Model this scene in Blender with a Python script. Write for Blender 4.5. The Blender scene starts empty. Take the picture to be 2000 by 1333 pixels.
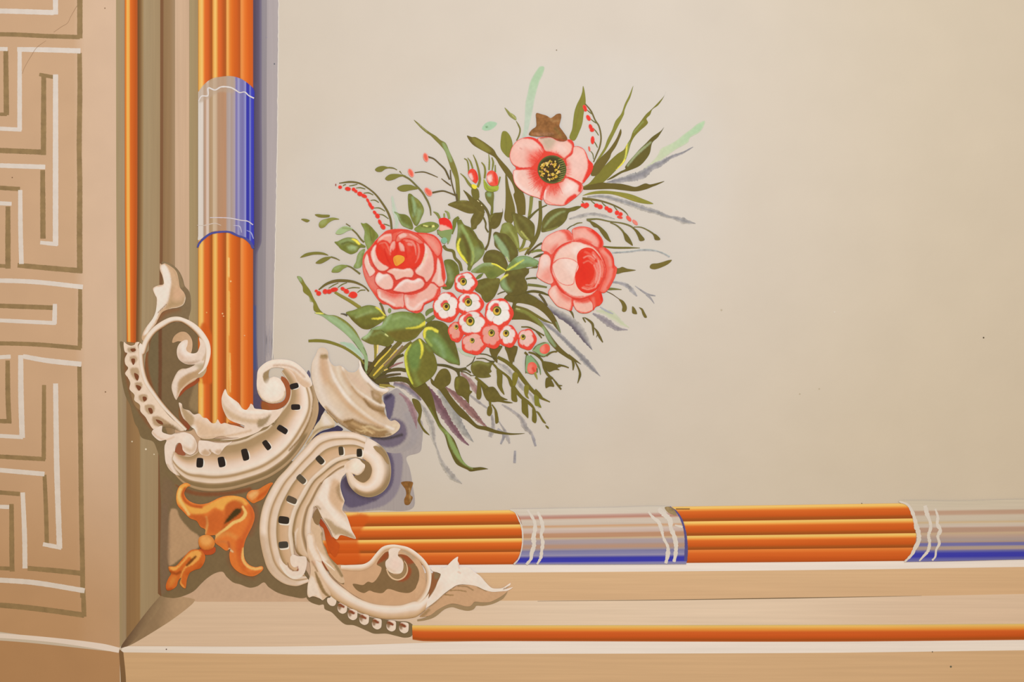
import bpy, math, random
import numpy as np
from mathutils import Vector
from mathutils.geometry import delaunay_2d_cdt
sc = bpy.context.scene
rng = random.Random(7)
# ---------- camera, light, exposure ----------
# the painted wall stands in the plane y = 0 and faces -y; one unit of the painting grid is 1 mm on the wall
def W(x, y, h=0.0):
    return ((x - 1000.0) / 1000.0, -h * .6 / 1000.0, (1333.0 - y) / 1000.0 + 1.0)
cd = bpy.data.cameras.new('camera'); cam = bpy.data.objects.new('camera', cd); sc.collection.objects.link(cam)
cam.location = (0, -3.0, 1.6665); cam.rotation_euler = (math.pi / 2, 0, 0)
cd.sensor_width = 36; cd.lens = 54.0; cd.clip_end = 50
sc.camera = cam
world = bpy.data.worlds.new('room_light'); sc.world = world; world.use_nodes = True
bg = world.node_tree.nodes['Background']; bg.inputs[0].default_value = (0.50, 0.37, 0.18, 1); bg.inputs[1].default_value = 1.0
def lamp(name, loc, power, col, size):
    l = bpy.data.lights.new(name, 'AREA'); l.energy = power; l.color = col; l.shape = 'DISK'; l.size = size
    o = bpy.data.objects.new(name, l); sc.collection.objects.link(o); o.location = loc
    o.rotation_euler = (math.pi / 2, 0, 0); return o
lamp('soft_daylight', (0.25, -2.4, 2.45), 62, (0.50, 0.63, 0.82), 0.5)
vs = sc.view_settings; vs.view_transform = 'Standard'; vs.look = 'None'; vs.gamma = 1; vs.use_curve_mapping = False; vs.exposure = 0.0
sc.cycles.max_bounces = 4

# ---------- helpers ----------
def lin(c):
    if isinstance(c, str): c = [int(c[i:i + 2], 16) / 255 for i in (0, 2, 4)]
    c = np.array(c, float)
    return np.where(c <= .04045, c / 12.92, ((c + .055) / 1.055) ** 2.4)
OX, OY, SCL = 0., 0., 1.
def Z(x, y, s):
    global OX, OY, SCL
    OX, OY, SCL = x, y, s
def P(t):
    if not isinstance(t, str): return np.array(t, float)
    a = np.array([[float(v) for v in q.split(',')] for q in t.split()])
    return a / SCL + np.array([OX, OY])
def J(*a): return np.vstack(a)
def smooth(p, closed=False, step=2.0):
    """Catmull-Rom through the points; a point repeated twice stays a sharp corner."""
    p = np.array(p, float); n = len(p); out = []
    def g(i):
        return p[i % n] if closed else p[min(max(i, 0), n - 1)]
    for i in range(n if closed else n - 1):
        a, b, c, d = g(i - 1), g(i), g(i + 1), g(i + 2)
        L = np.linalg.norm(c - b)
        if L < 1e-6: continue
        if np.linalg.norm(b - a) < 1e-6: a = b
        if np.linalg.norm(d - c) < 1e-6: d = c
        k = max(1, int(round(L / step)))
        t = (np.arange(k) / k)[:, None]
        la, lc = np.linalg.norm(b - a), np.linalg.norm(d - c)
        m1 = (c - a) * (L / (L + la) if la > 0 else 1); m2 = (d - b) * (L / (L + lc) if lc > 0 else 1)
        out.append((2*t**3 - 3*t**2 + 1) * b + (t**3 - 2*t**2 + t) * m1 + (-2*t**3 + 3*t**2) * c + (t**3 - t**2) * m2)
    if not closed: out.append(p[-1:])
    return np.vstack(out)
def resample(p, n):
    p = np.array(p, float); d = np.r_[0, np.cumsum(np.linalg.norm(np.diff(p, axis=0), axis=1))]
    t = np.linspace(0, d[-1], n)
    return np.c_[np.interp(t, d, p[:, 0]), np.interp(t, d, p[:, 1])]
def segdist(V, L, closed=False):
    """distance of each point to a polyline and the position (0..1) of the nearest point along it"""
    A = L; B = np.roll(L, -1, 0) if closed else L[1:]
    if not closed: A = L[:-1]
    best = np.full(len(V), 1e9); tt = np.zeros(len(V)); n = len(A)
    for i in range(n):
        d = B[i] - A[i]; q = d @ d
        if q < 1e-12: continue
        t = np.clip(((V - A[i]) @ d) / q, 0, 1)
        r = V - A[i] - t[:, None] * d; dd = r[:, 0]**2 + r[:, 1]**2
        m = dd < best; best[m] = dd[m]; tt[m] = (i + t[m]) / n
    return np.sqrt(best), tt
def inside(V, poly):
    x, y = V[:, 0], V[:, 1]; c = np.zeros(len(V), bool); n = len(poly); j = n - 1
    for i in range(n):
        xi, yi = poly[i]; xj, yj = poly[j]
        if yi != yj:
            m = ((yi > y) != (yj > y)) & (x < (xj - xi) * (y - yi) / (yj - yi) + xi); c ^= m
        j = i
    return c
def ss(x): x = np.clip(x, 0, 1); return x * x * (3 - 2 * x)
# brush strokes laid on a shape: S = a line of paint, F = a patch of paint, R = along the shape's own edge
def S(t, w, c, soft=1.2, a=1.0): return ('S', smooth(P(t), step=5), w, lin(c), soft, a)
def F(t, c, soft=1.5, a=1.0): return ('F', smooth(P(t), True, 4), None, lin(c), soft, a)
def R(w, c, soft=1.5, a=1.0): return ('R', None, w, lin(c), soft, a)
def G(t, c0, c1):                                   # two pigments blended along a line of two points
    return ('G', P(t), None, (lin(c0), lin(c1)), 0, 1)
def grainy(V, f=1.0):
    x, y = V[:, 0] * f, V[:, 1] * f                  # uneven brush pressure
    return (np.sin(x*.83 + 1.7*np.sin(y*.31)) * np.sin(y*.71 + 1.3*np.sin(x*.27) + 2) + .6*np.sin(x*1.9 + y*1.3 + 2*np.sin(y*.5)) * np.sin(y*2.3 - x*.9)) * .62
def paint(V, col, strokes, edge):
    gn = grainy(V) if strokes and edge is not None else 0
    for k, L, w, c, soft, a in strokes:
        if k == 'G':
            d = L[1] - L[0]; t = ss(((V - L[0]) @ d) / (d @ d))[:, None]; col[:] = c[0] * (1 - t) + c[1] * t; continue
        if k == 'S':
            d, t = segdist(V, L)
            ww = np.interp(t, np.linspace(0, 1, len(w)), w) if isinstance(w, (tuple, list)) else w
            m = 1 - ss((d - ww / 2 + gn * min(.6, soft * .2)) / max(soft, .01) + .5)
            m = m * (ww > .05)
        elif k == 'F':
            d, t = segdist(V, L, True); d = np.where(inside(V, L), -d, d); m = 1 - ss((d + gn * min(.9, soft * .2)) / max(soft, .01) + .5)
        else:
            m = 1 - ss((edge - w + gn * .35) / max(soft, .01) + .5)
        m = (m * a)[:, None]; col[:] = col * (1 - m) + c * m
    return col
MATS = {}
def mat(kind='paint'):
    if kind in MATS: return MATS[kind]
    m = bpy.data.materials.new(kind); m.use_nodes = True; nt = m.node_tree; N = nt.nodes; b = N['Principled BSDF']
    rough, amt, bump, sc1, aniso = {'paint': (.62, .05, .10, 55, (1, 1, 1)), 'wall': (.7, .022, .22, 9, (1, 1, 1)),
        'band': (.68, .035, .12, 12, (1, 1, 1)), 'brush': (.6, .16, .15, 60, (1, 1, 1)), 'worn': (.8, .35, .5, 120, (1, 1, 1)),
        'upright': (.66, .06, .10, 30, (6, 1, .12)), 'along': (.66, .06, .10, 30, (.12, 1, 6)), 'wash': (.7, .30, .1, 90, (1, 1, 1))}[kind]
    at = N.new('ShaderNodeAttribute'); at.attribute_name = 'pigment'
    tc = N.new('ShaderNodeNewGeometry'); mp = N.new('ShaderNodeMapping'); mp.inputs['Scale'].default_value = aniso
    nt.links.new(tc.outputs['Position'], mp.inputs['Vector'])
    n1 = N.new('ShaderNodeTexNoise'); n1.inputs['Scale'].default_value = sc1; n1.inputs['Detail'].default_value = 4
    nt.links.new(mp.outputs[0], n1.inputs['Vector'])
    mr = N.new('ShaderNodeMapRange'); mr.inputs[1].default_value = .25; mr.inputs[2].default_value = .75
    mr.inputs[3].default_value = 1 - amt; mr.inputs[4].default_value = 1 + amt
    nt.links.new(n1.outputs['Fac'], mr.inputs[0])
    mx = N.new('ShaderNodeVectorMath'); mx.operation = 'SCALE'
    nt.links.new(at.outputs['Color'], mx.inputs[0]); nt.links.new(mr.outputs[0], mx.inputs['Scale'])
    nt.links.new(mx.outputs[0], b.inputs['Base Color']); b.inputs['Roughness'].default_value = rough
    b.inputs['Specular IOR Level'].default_value = .12
    n2 = N.new('ShaderNodeTexNoise'); n2.inputs['Scale'].default_value = 260 if kind != 'wall' else 22; n2.inputs['Detail'].default_value = 5
    nt.links.new(tc.outputs['Position'], n2.inputs['Vector'])
    bp = N.new('ShaderNodeBump'); bp.inputs['Strength'].default_value = bump; bp.inputs['Distance'].default_value = .004 if kind == 'wall' else .0008
    nt.links.new(n2.outputs['Fac'], bp.inputs['Height']); nt.links.new(bp.outputs[0], b.inputs['Normal'])
    MATS[kind] = m; return m
GREENS = ('leaf', 'grass_blade', 'stem', 'leaflet', 'stalk', 'sepal', 'calyx', 'twig')
TONE = (1, 1, 1)                                     # tint multiplied into the pigments; lifts the ornaments against the lamp's fall-off
def link(name, verts, faces, cols, kind, parent):
    cols = np.clip(cols * np.array(TONE), 0, .97)
    if name in GREENS: cols = cols * np.array([1.28, 1.2, .95])       # the greens are mixed from ochre
    elif kind == 'wash': cols = cols * np.array([1.04, 1.0, .92])
    me = bpy.data.meshes.new(name); me.from_pydata(verts, [], faces)
    a = me.color_attributes.new('pigment', 'FLOAT_COLOR', 'POINT')
    a.data.foreach_set('color', np.c_[cols, np.ones(len(cols))].astype(np.float32).ravel())
    me.materials.append(mat(kind))
    me.polygons.foreach_set('use_smooth', [len(f) != 4 or True for f in faces]); me.update()
    o = bpy.data.objects.new(name, me); sc.collection.objects.link(o)
    if parent is not None: o.parent = parent
    return o
def rev(p): return [(1 - t, c) for t, c in p[::-1]]
HT = 0.4                                             # height of the current layer of paint, mm
def layer(h):
    global HT
    HT = h
def nexth(h):
    global HT
    if h is None: HT += 0.03; return HT
    return h
def shape(name, pts, fill, strokes=(), parent=None, h=None, dome=0.0, step=1.8, kind='paint', sharp=False, smoothed=True, base=None):
    """a closed outline filled with a fine mesh, raised h mm off the wall, swelling by dome towards its middle"""
    p = P(pts); hh = nexth(h)
    b = smooth(p, True, step * 1.1) if smoothed else p
    lo, hi = b.min(0), b.max(0)
    gx = np.arange(lo[0], hi[0] + step, step); gy = np.arange(lo[1], hi[1] + step, step * .866)
    X, Y = np.meshgrid(gx, gy); X = X + (np.arange(len(gy)) % 2)[:, None] * step / 2
    V = np.c_[X.ravel(), Y.ravel()]; V = V[inside(V, b)]
    if len(V):
        d, _ = segdist(V, b, True); V = V[d > step * .55]; d = d[d > step * .55]
    else: d = np.zeros(0)
    n = len(b); allp = [Vector(q) for q in b] + [Vector(q) for q in V]
    r = delaunay_2d_cdt(allp, [(i, (i + 1) % n) for i in range(n)], [], 1, 1e-4)
    vv = np.array([tuple(q) for q in r[0]]); src = r[3]
    ed = np.array([(d[s[0] - n] if s and s[0] >= n else 0.0) for s in src]) if len(d) else np.zeros(len(vv))
    inner = r[2]
    col = np.tile(lin(fill), (len(vv), 1)); paint(vv, col, strokes, ed)
    mx = ed.max() if len(ed) else 1
    if kind in ('paint', 'brush') and (strokes or kind == 'brush'): col *= (1 + .045 * grainy(vv, .6) * (1.8 if kind == 'brush' else 1))[:, None]
    z = hh + (dome * .5 * np.sqrt(np.clip(ed / max(mx, 1e-6), 0, 1)) if dome else 0 * ed)
    verts = [W(q[0], q[1], z[i]) for i, q in enumerate(vv)]
    faces = []
    for f in inner:
        a, b2, c = (vv[k] for k in f[:3])
        s = (b2[0]-a[0])*(c[1]-a[1]) - (b2[1]-a[1])*(c[0]-a[0])
        faces.append(tuple(f) if s < 0 else tuple(reversed(f)))
    # rim down to the wall
    cnt = {}
    for f in faces:
        for i in range(len(f)):
            e = (f[i], f[(i + 1) % len(f)]); cnt[e] = 1
    rim = [e for e in cnt if (e[1], e[0]) not in cnt]; mp = {}
    cols = list(col); bz = (base if base is not None else max(0.0, hh - .35))
    for e in rim:
        for k in e:
            if k not in mp:
                mp[k] = len(verts); verts.append(verts[k]); verts.append(W(vv[k][0], vv[k][1], bz)); cols += [col[k], col[k]]
    for a, c in rim: faces.append((mp[c], mp[a], mp[a] + 1, mp[c] + 1))
    return link(name, verts, faces, np.array(cols), kind, parent)
def loft(name, A, B, prof, parent=None, h=None, arch=0.0, nu=None, nv=12, strokes=(), kind='paint', ends=True, along=None):
    """a band between two edge lines; prof = [(0..1, pigment), ...] across from A to B"""
    hh = nexth(h); A = smooth(A, step=3); B = smooth(B, step=3)
    if nu is None: nu = max(3, int(max(np.linalg.norm(np.diff(A, axis=0), axis=1).sum(), np.linalg.norm(np.diff(B, axis=0), axis=1).sum()) / 2.4))
    A = resample(A, nu); B = resample(B, nu); v = np.linspace(0, 1, nv + 1)
    pc = np.array([lin(c) for _, c in prof]); pt = [t for t, _ in prof]
    cv = np.c_[[np.interp(v, pt, pc[:, k]) for k in range(3)]].T
    pts = A[:, None] * (1 - v)[None, :, None] + B[:, None] * v[None, :, None]
    V = pts.reshape(-1, 2); col = np.tile(cv, (nu, 1))
    if strokes: paint(V, col, strokes, np.full(len(V), 99.))
    hz = np.tile(hh + arch * .7 * np.sqrt(np.clip(1 - (2 * v - 1) ** 2, 0, 1)), nu)
    verts = [W(q[0], q[1], hz[i]) for i, q in enumerate(V)]; m = nv + 1; faces = []
    c = A[nu // 2] - B[nu // 2]; d = A[min(nu // 2 + 1, nu - 1)] - A[nu // 2]
    flip = (c[0] * d[1] - c[1] * d[0]) > 0
    for i in range(nu - 1):
        for j in range(nv):
            f = (i*m + j, i*m + j + 1, (i+1)*m + j + 1, (i+1)*m + j); faces.append(f if not flip else f[::-1])
    n0 = len(verts); bz = max(0.0, hh - .35); cols = [*col]
    ring = [i * m for i in range(nu)] + [(nu-1)*m + j for j in range(1, m)] + [i*m + nv for i in range(nu-2, -1, -1)] + list(range(nv - 1, 0, -1))
    for k in ring: verts += [verts[k], W(V[k][0], V[k][1], bz)]; cols += [col[k], col[k]]
    R_ = len(ring)
    for i in range(R_):
        j = (i + 1) % R_; f = (n0 + 2*i, n0 + 2*j, n0 + 2*j + 1, n0 + 2*i + 1); faces.append(f if not flip else f[::-1])
    return link(name, verts, faces, np.array(cols), kind, parent)
def ribbon(name, pts, w, prof, parent=None, h=None, arch=0.0, nv=4, strokes=(), kind='paint', wob=0.0):
    """a brush stroke: a centre line with a width that varies along it"""
    c = smooth(P(pts), step=2.5); n = len(c)
    w = np.interp(np.linspace(0, 1, n), np.linspace(0, 1, len(w)), w) if isinstance(w, (tuple, list)) else np.full(n, float(w))
    if wob: w = w * (1 + wob * np.array([rng.uniform(-1, 1) for _ in range(n)]))
    w = np.maximum(w, .25)
    t = np.gradient(c, axis=0); t /= np.maximum(np.linalg.norm(t, axis=1), 1e-9)[:, None]; nn = np.c_[-t[:, 1], t[:, 0]]
    if isinstance(prof, str): prof = [(0, prof), (1, prof)]
    A = c + nn * w[:, None] / 2; B = c - nn * w[:, None] / 2
    hh = nexth(h)
    # direct strip, keeps the sampling of the centre line
    v = np.linspace(0, 1, nv + 1); pc = np.array([lin(q) for _, q in prof]); pt = [q for q, _ in prof]
    cv = np.c_[[np.interp(v, pt, pc[:, k]) for k in range(3)]].T
    V = (A[:, None] * (1 - v)[None, :, None] + B[:, None] * v[None, :, None]).reshape(-1, 2); col = np.tile(cv, (n, 1))
    if strokes: paint(V, col, strokes, np.full(len(V), 99.))
    hz = np.tile(hh + arch * .7 * np.sqrt(np.clip(1 - (2 * v - 1) ** 2, 0, 1)), n); m = nv + 1
    verts = [W(q[0], q[1], hz[i]) for i, q in enumerate(V)]; faces = []
    for i in range(n - 1):
        for j in range(nv): faces.append(((i+1)*m + j, (i+1)*m + j + 1, i*m + j + 1, i*m + j)[::-1])
    n0 = len(verts); cols = [*col]; bz = max(0.0, hh - .35)
    ring = [i * m for i in range(n)] + [(n-1)*m + j for j in range(1, m)] + [i*m + nv for i in range(n-2, -1, -1)] + list(range(nv - 1, 0, -1))
    for k in ring: verts += [verts[k], W(V[k][0], V[k][1], bz)]; cols += [col[k], col[k]]
    K = len(ring)
    for i in range(K):
        j = (i + 1) % K; faces.append((n0 + 2*i, n0 + 2*j, n0 + 2*j + 1, n0 + 2*i + 1)[::-1])
    return link(name, verts, faces, np.array(cols), kind, parent)
def blob(name, c, r, fill, strokes=(), parent=None, rot=0, n=14, **k):
    """an oval dab; centre in crop units, radii in wall mm"""
    q = P(f'{c[0]},{c[1]}')[0]; r = (r, r) if not isinstance(r, tuple) else r; a = math.radians(rot)
    pts = [(q[0] + r[0]*math.cos(t)*math.cos(a) - r[1]*math.sin(t)*math.sin(a), q[1] + r[0]*math.cos(t)*math.sin(a) + r[1]*math.sin(t)*math.cos(a)) for t in np.linspace(0, 2*math.pi, n, endpoint=False)]
    return shape(name, pts, fill, strokes, parent, **k)
def thing(name, label, cat, at, group=None):
    o = bpy.data.objects.new(name, None); o.empty_display_size = .02; sc.collection.objects.link(o)
    q = P(at)[0]; o['label'] = label; o['category'] = cat
    if group: o['group'] = group
    return o
def tag(o, label, cat, group=None):
    o['label'] = label; o['category'] = cat
    if group: o['group'] = group
    return o
def struct(o, label=None):
    o['kind'] = 'structure'
    if label: o['label'] = label
    return o
# ---------- the wall and its painted mouldings ----------
Z(0, 0, 1)
XR, YT, YB, XL = 2700, -700, 1900, -600
def wallmesh():
    n = 60; xs = np.linspace(XL, XR, 133); ys = np.linspace(YT, YB, 105)
    X, Y = np.meshgrid(xs, ys); V = np.c_[X.ravel(), Y.ravel()]
    col = np.tile(lin('dccdbb'), (len(V), 1))
    # paler, greyer retouching round the bouquet
    halo = [('F', smooth(P('600,300 820,190 1060,110 1320,140 1420,300 1380,520 1260,700 1120,880 880,960 640,820 540,560'), True, 20), None, lin('dcd0c2'), 120, .8),
            ('F', smooth(P('1560,-700 2700,-700 2700,1000 1500,1000 1600,500'), True, 40), None, lin('dbc9ae'), 600, .75)]
    paint(V, col, halo, None)
    verts = [W(q[0], q[1], 0) for q in V]; m = len(xs)
    faces = [((j+1)*m + i, (j+1)*m + i + 1, j*m + i + 1, j*m + i) for j in range(len(ys)-1) for i in range(m-1)]
    k = len(verts)
    verts += [(v[0], .12, v[2]) for v in (verts[0], verts[m-1], verts[(len(ys)-1)*m + m-1], verts[(len(ys)-1)*m])]
    faces += [(k, k+1, k+2, k+3)]
    b = [0, m-1, (len(ys)-1)*m + m-1, (len(ys)-1)*m]
    col = J(col, np.tile(lin('d6cbbd'), (4, 1)))
    return link('wall_back', verts, faces, col, 'wall', None)
WALL = wallmesh()
struct(WALL, 'cream plastered wall that carries the painted decoration')
def band(name, A, B, prof, label=None, h=.25, kind='band', nv=8, arch=0, strokes=(), nu=90):
    Z(0, 0, 1)
    o = loft(name, P(A), P(B), prof, None, h, arch, nu, nv, strokes, kind)
    return struct(o, label)
def flat(c): return [(0, c), (1, c)]
# face on the far left carrying the fret, its lower end cut by the white line
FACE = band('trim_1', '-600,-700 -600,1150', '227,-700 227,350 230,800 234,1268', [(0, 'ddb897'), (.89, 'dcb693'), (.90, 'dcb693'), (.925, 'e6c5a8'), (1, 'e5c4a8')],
     'tan painted face carrying the key pattern', nv=80, strokes=[F('-700,1050 300,1050 300,1400 -700,1400', 'c99c70', 500, .8)])  # lower end darkened in the pigment to stand in for light fall-off
band('trim_2', '-600,1225 0,1252 234,1275', '-600,1900 0,1900 236,1900', flat('c4976c'), 'tan painted face below the white line at the corner', h=.2)
# upright mouldings
band('trim_3', '227,-700 227,350 230,800 234,1265', '247,-700 247,700 247,1252', [(0, 'b29c76'), (.75, 'b0987a'), (1, 'a89070')], kind='upright')
band('trim_4', '247,-700 247,700 247,1251', '318,-700 315,400 315,1164', [(0, '9c7a54'), (.38, 'a68258'), (.42, 'b29b78'), (.93, 'ae9470'), (1, 'a98c66')], kind='upright', nv=24)
band('trim_5', '313.5,-700 312.5,400 310,700 308.5,1160', '320,-700 318.5,400 316,700 315,1166', flat('875f40'), 'dark brown painted groove line', h=.35, kind='upright')
band('trim_6', '320,-700 318.5,400 316,700 315,1166', '342,-700 342,500 342,1170', [(0, '9a7a55'), (.6, 'a4835e'), (1, 'ad9070')], kind='upright')
band('trim_7', '342,-700 342,500 342,1170', '370,-700 370,600 370,1170', [(0, 'd9b798'), (1, 'd7b494')], kind='upright')
band('trim_8', '370,-700 370,600 372,830', '389,-700 389,600 389,830', [(0, 'b09a72'), (1, 'ab9068')], kind='upright')
# level mouldings
band('trim_9', '240,1263 600,1263 1000,1252 1600,1253 2000,1250 2700,1244', '236,1275 600,1279 1000,1278 1600,1276 2000,1271 2700,1263', flat('fbeee4'), 'white painted line under the lower rod', h=.35, kind='along')
band('trim_10', '242,1262 385,1171 386,1171 700,1172 1000,1174 1600,1168 2000,1161 2700,1150', '240,1264 400,1264 600,1263 1000,1253 1600,1254 2000,1251 2700,1245',
     [(0, 'ebceb2'), (1, 'eaccb0')], 'pale pinkish painted moulding face', kind='along', strokes=[F('1000,1100 1600,1100 1600,1300 1000,1300', 'f4dcc2', 500, .8)])
band('trim_11', '330,1105 700,1112 1000,1118 1600,1113 2000,1107 2700,1097', '386,1172 700,1173 1000,1175 1600,1169 2000,1162 2700,1151', [(0, 'e6bf94'), (1, 'e4bc92')], 'tan painted moulding face under the reeds', h=.22, kind='along')
band('trim_12', '640,1106 1000,1103 1600,1097 2000,1094 2700,1086', '640,1121 1000,1119 1600,1114 2000,1108 2700,1098', flat('fbeee4'), 'white painted line under the horizontal reeds', h=.45, kind='along')
band('trim_13', '240,1275 600,1278 1000,1277 1600,1275 2000,1270 2700,1262', '240,1900 2700,1900 2701,1900', flat('e2bb90'), 'tan painted face along the bottom edge', h=.2, kind='along', nv=6)
band('trim_14', '232,1268 236,1330 250,1900', '241,1275 246,1330 262,1900', flat('8d6c4a'), 'brown painted joint below the corner', h=.4)
band('trim_15', '-600,1210 0,1238 110,1247 200,1258 234,1266', '-600,1220 0,1247 90,1254 170,1265 232,1276', flat('faeae0'), 'white painted line above the corner face', h=.45)
o = shape('trim_19', '342,800 389,780 700,1000 700,1110 700,1176 386,1176 342,1170', 'd8b392', [G('345,1000 420,1020', 'd4ae8a', 'd9b596')], None, h=.3, step=5, smoothed=False)
struct(o, 'pale painted ground behind the corner scrolls')
# mitre shading in the corner
o = shape('trim_16', '236,1266 250,1244 312,1166 322,1168 300,1205 255,1258', '80634a', [G('250,1220 290,1240', '6e5440', 'a88c6a')], None, h=.5, step=3)
struct(o, 'dark painted mitre line in the corner')
o = shape('trim_17', '244,1264 300,1200 320,1168 380,1171 374,1182 320,1222', 'a98b68', [G('300,1200 350,1206', 'a08464', 'c4a27e')], None, h=.42, step=3)
struct(o, 'brown painted shade beside the mitre line')
o = ribbon('trim_18', '1050,1175 1300,1172.5 1600,1168 1800,1164.5', (.6, 1.4, 2, .3), '8b7458', None, h=.5); struct(o)
# plum and grey painted shadow of the upright reeds, ending in the ragged lip of the cream overpaint
layer(.5)
rag = [(float(np.interp(y, [0, 250, 330, 520, 700], [544, 542, 540.5, 537, 532])) + rng.uniform(-.8, .8) * rng.random(), y) for y in range(-700, 702, 7)]
o = loft('painted_shadow', np.array([(521, -700), (521, 300), (519, 520), (519, 730)]), np.array(rag), [(0, 'b4a8a8'), (1, 'b8acaa')], None, h=.5, nv=4, kind='upright')
tag(o, 'pale lilac grey painted shadow edged by the cream plaster', 'painted shadow')
o = loft('painted_shadow', P('507,-700 509,300 501,500 500,730'), P('521,-700 521,300 519,520 519,730'), [(0, '756a78'), (.15, '978e94'), (1, '9d9396')], None, h=.6, nv=5, kind='upright')
tag(o, 'mid grey painted shadow strip beside the upright reeds', 'painted shadow')
o = loft('painted_shadow', P('493,-700 493,730 493,800'), P('509,-700 511,200 511,470 502,500 501,640 503,700 510,802'), [(0, '584c64'), (.7, '675c70'), (1, '80768a')], None, h=.7, nv=6, kind='upright',
         strokes=[S('497,600 498,720', 7, '46568a', 5, .7), S('498,0 498,160', 6, '5a4a58', 5, .5)])
tag(o, 'dark plum blue painted shadow against the upright reeds', 'painted shadow')
o = loft('plaster_lip', np.array([(x - .5, y) for x, y in rag]), np.array([(x + 1.1, y) for x, y in rag]), flat('ece0d2'), None, h=.8, nv=2)
tag(o, 'thin white ragged lip of overpaint along the lilac shadow', 'paint edge')
for k in range(9):
    x = 516 + k * 2.0 + rng.uniform(-1, 1)
    o = ribbon('brush_mark', f'{x},{628 + rng.uniform(0, 30)} {x + rng.uniform(-1, 1)},665 {x + rng.uniform(-2, 2)},{690 + rng.uniform(0, 14)}', (.2, 1.1, .5), rng.choice(['9c949a', '928a92', 'a49ca4']), bpy.data.objects['painted_shadow'], h=.75, nv=1)
# ---------- Greek key lines ----------
key = thing('key_pattern_border', 'tan key pattern border of white and olive lines on the tan face', 'border', '80,600')
Z(0, 0, 10/3)
def kl(pts, c, w=11.5, dy=0):
    """one straight brush line of the border; white or olive"""
    p = P(pts) + np.array([0, dy])
    ribbon('white_line' if c == 'w' else 'dark_line', p, (w/3.333*.9, w/3.333*3.1*.0 + w/3.333*1.0, w/3.333), 'efe3da' if c == 'w' else 'a3875f', key, h=(.55 if c == 'w' else .5) + rng.uniform(0, .03), wob=.05, nv=2, kind='brush' if c == 'd' else 'paint')
D, L_ = 'd', 'w'
wd = 33
for pts, c, w in [
    ('-400,70 0,72 350,82', L_, wd), ('360,-200 362,95', L_, wd), ('-300,222 80,225 300,235 520,242', D, 28), ('520,-300 520,250', D, 35), ('-200,315 50,320', L_, 26),
    ('112,322 300,325 524,332', L_, 33), ('128,310 128,850', L_, 30), ('38,330 42,750', D, 34), ('-200,740 45,745', D, 22), ('-200,828 140,845', L_, 26), ('518,345 520,600 516,960 520,1200', D, 33), ('520,1190 518,1500 520,1780', D, 36),
    ('256,485 350,503', D, 24), ('285,490 283,1010', D, 34), ('-200,972 290,992', D, 34), ('-200,1072 295,1088', L_, 30), ('362,485 362,1000 362,1600', L_, 36),
    ('278,1108 280,1555', D, 34), ('-200,1210 130,1232', D, 28), ('132,1238 134,1500 140,1720', L_, 30), ('-200,1315 76,1328', L_, 26), ('52,1345 52,1750', D, 34),
    ('262,1580 375,1592', L_, 26), ('362,1590 362,1600', L_, 30), ('-200,1720 60,1735', D, 24), ('115,1728 300,1745 535,1765', D, 34),
    ('-200,1825 200,1835 540,1870', L_, 30), ('522,1880 522,2100 520,2270', D, 28), ('-200,1985 350,2005', D, 30), ('358,1980 355,2110', L_, 30), ('-200,2078 365,2105', L_, 26), ('-200,2235 200,2242 528,2268', D, 28)]:
    kl(pts, c, w)
dy = 700
for pts, c, w in [
    ('-200,5 70,-10', L_, 26), ('150,-12 160,-10 300,15 530,40', L_, 33), ('135,-20 137,250 145,520', L_, 36), ('50,15 52,250 60,420', D, 32), ('-200,405 75,412', D, 28), ('-200,495 150,515', L_, 26), ('517,50 525,600 530,1000 538,1400 538,1560', D, 31),
    ('287,175 285,660', D, 28), ('362,165 370,700 388,1240', L_, 36), ('-200,630 295,658', D, 28), ('-200,712 290,755', L_, 30), ('290,760 300,1000 305,1205', D, 28), ('280,1212 400,1235', L_, 28),
    ('-200,860 130,885', D, 28), ('148,875 160,1150 163,1370', L_, 32), ('-200,960 60,970', L_, 26), ('75,950 78,1333 80,1390', D, 32), ('-200,1360 85,1372', D, 26)]:
    kl(pts, c, w, dy)
Z(0, 1033, 4.4425)
for pts, c, w in [('240,345 480,365 735,392', D, 44), ('-400,430 0,448 300,470 735,540', L_, 44), ('722,530 730,765', D, 40), ('-400,650 0,665 350,700 730,752', D, 46)]:
    kl(pts, c, w * .75)
# ---------- orange rods and the reeds ----------
Z(0, 0, 1)
TONE = (1.1, 1.08, 1.0)
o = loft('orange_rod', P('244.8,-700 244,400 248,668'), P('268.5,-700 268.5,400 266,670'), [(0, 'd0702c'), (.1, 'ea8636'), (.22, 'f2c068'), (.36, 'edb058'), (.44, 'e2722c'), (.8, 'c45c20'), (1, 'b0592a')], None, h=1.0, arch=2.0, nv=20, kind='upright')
tag(o, 'slim upright orange rod with a yellow highlight beside the key pattern', 'rod')
o = loft('painted_shadow', P('267,-700 267,400 264,670 264,700'), P('280,-700 280,400 276,670 276,700'), [(0, '6e4a2a'), (.45, '7d5a38'), (1, 'a98d68')], None, h=.6, nv=6, kind='upright')
tag(o, 'dark brown painted shadow along the slim upright rod', 'painted shadow')
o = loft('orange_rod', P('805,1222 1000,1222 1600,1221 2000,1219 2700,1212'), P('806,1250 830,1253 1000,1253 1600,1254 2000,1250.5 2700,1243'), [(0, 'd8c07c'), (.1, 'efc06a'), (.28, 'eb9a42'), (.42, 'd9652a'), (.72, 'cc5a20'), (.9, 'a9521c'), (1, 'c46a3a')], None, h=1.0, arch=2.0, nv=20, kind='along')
tag(o, 'slim level orange rod along the bottom, starting at the bead row', 'rod')
TONE = (1.1, 1.08, 1.0)
up = thing('reed_bundle', 'bundle of four upright orange reeds wrapped by a blue and white band', 'reeds', '441,400')
E1 = [387, 414.3, 441.8, 469.5, 494.5]
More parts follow.
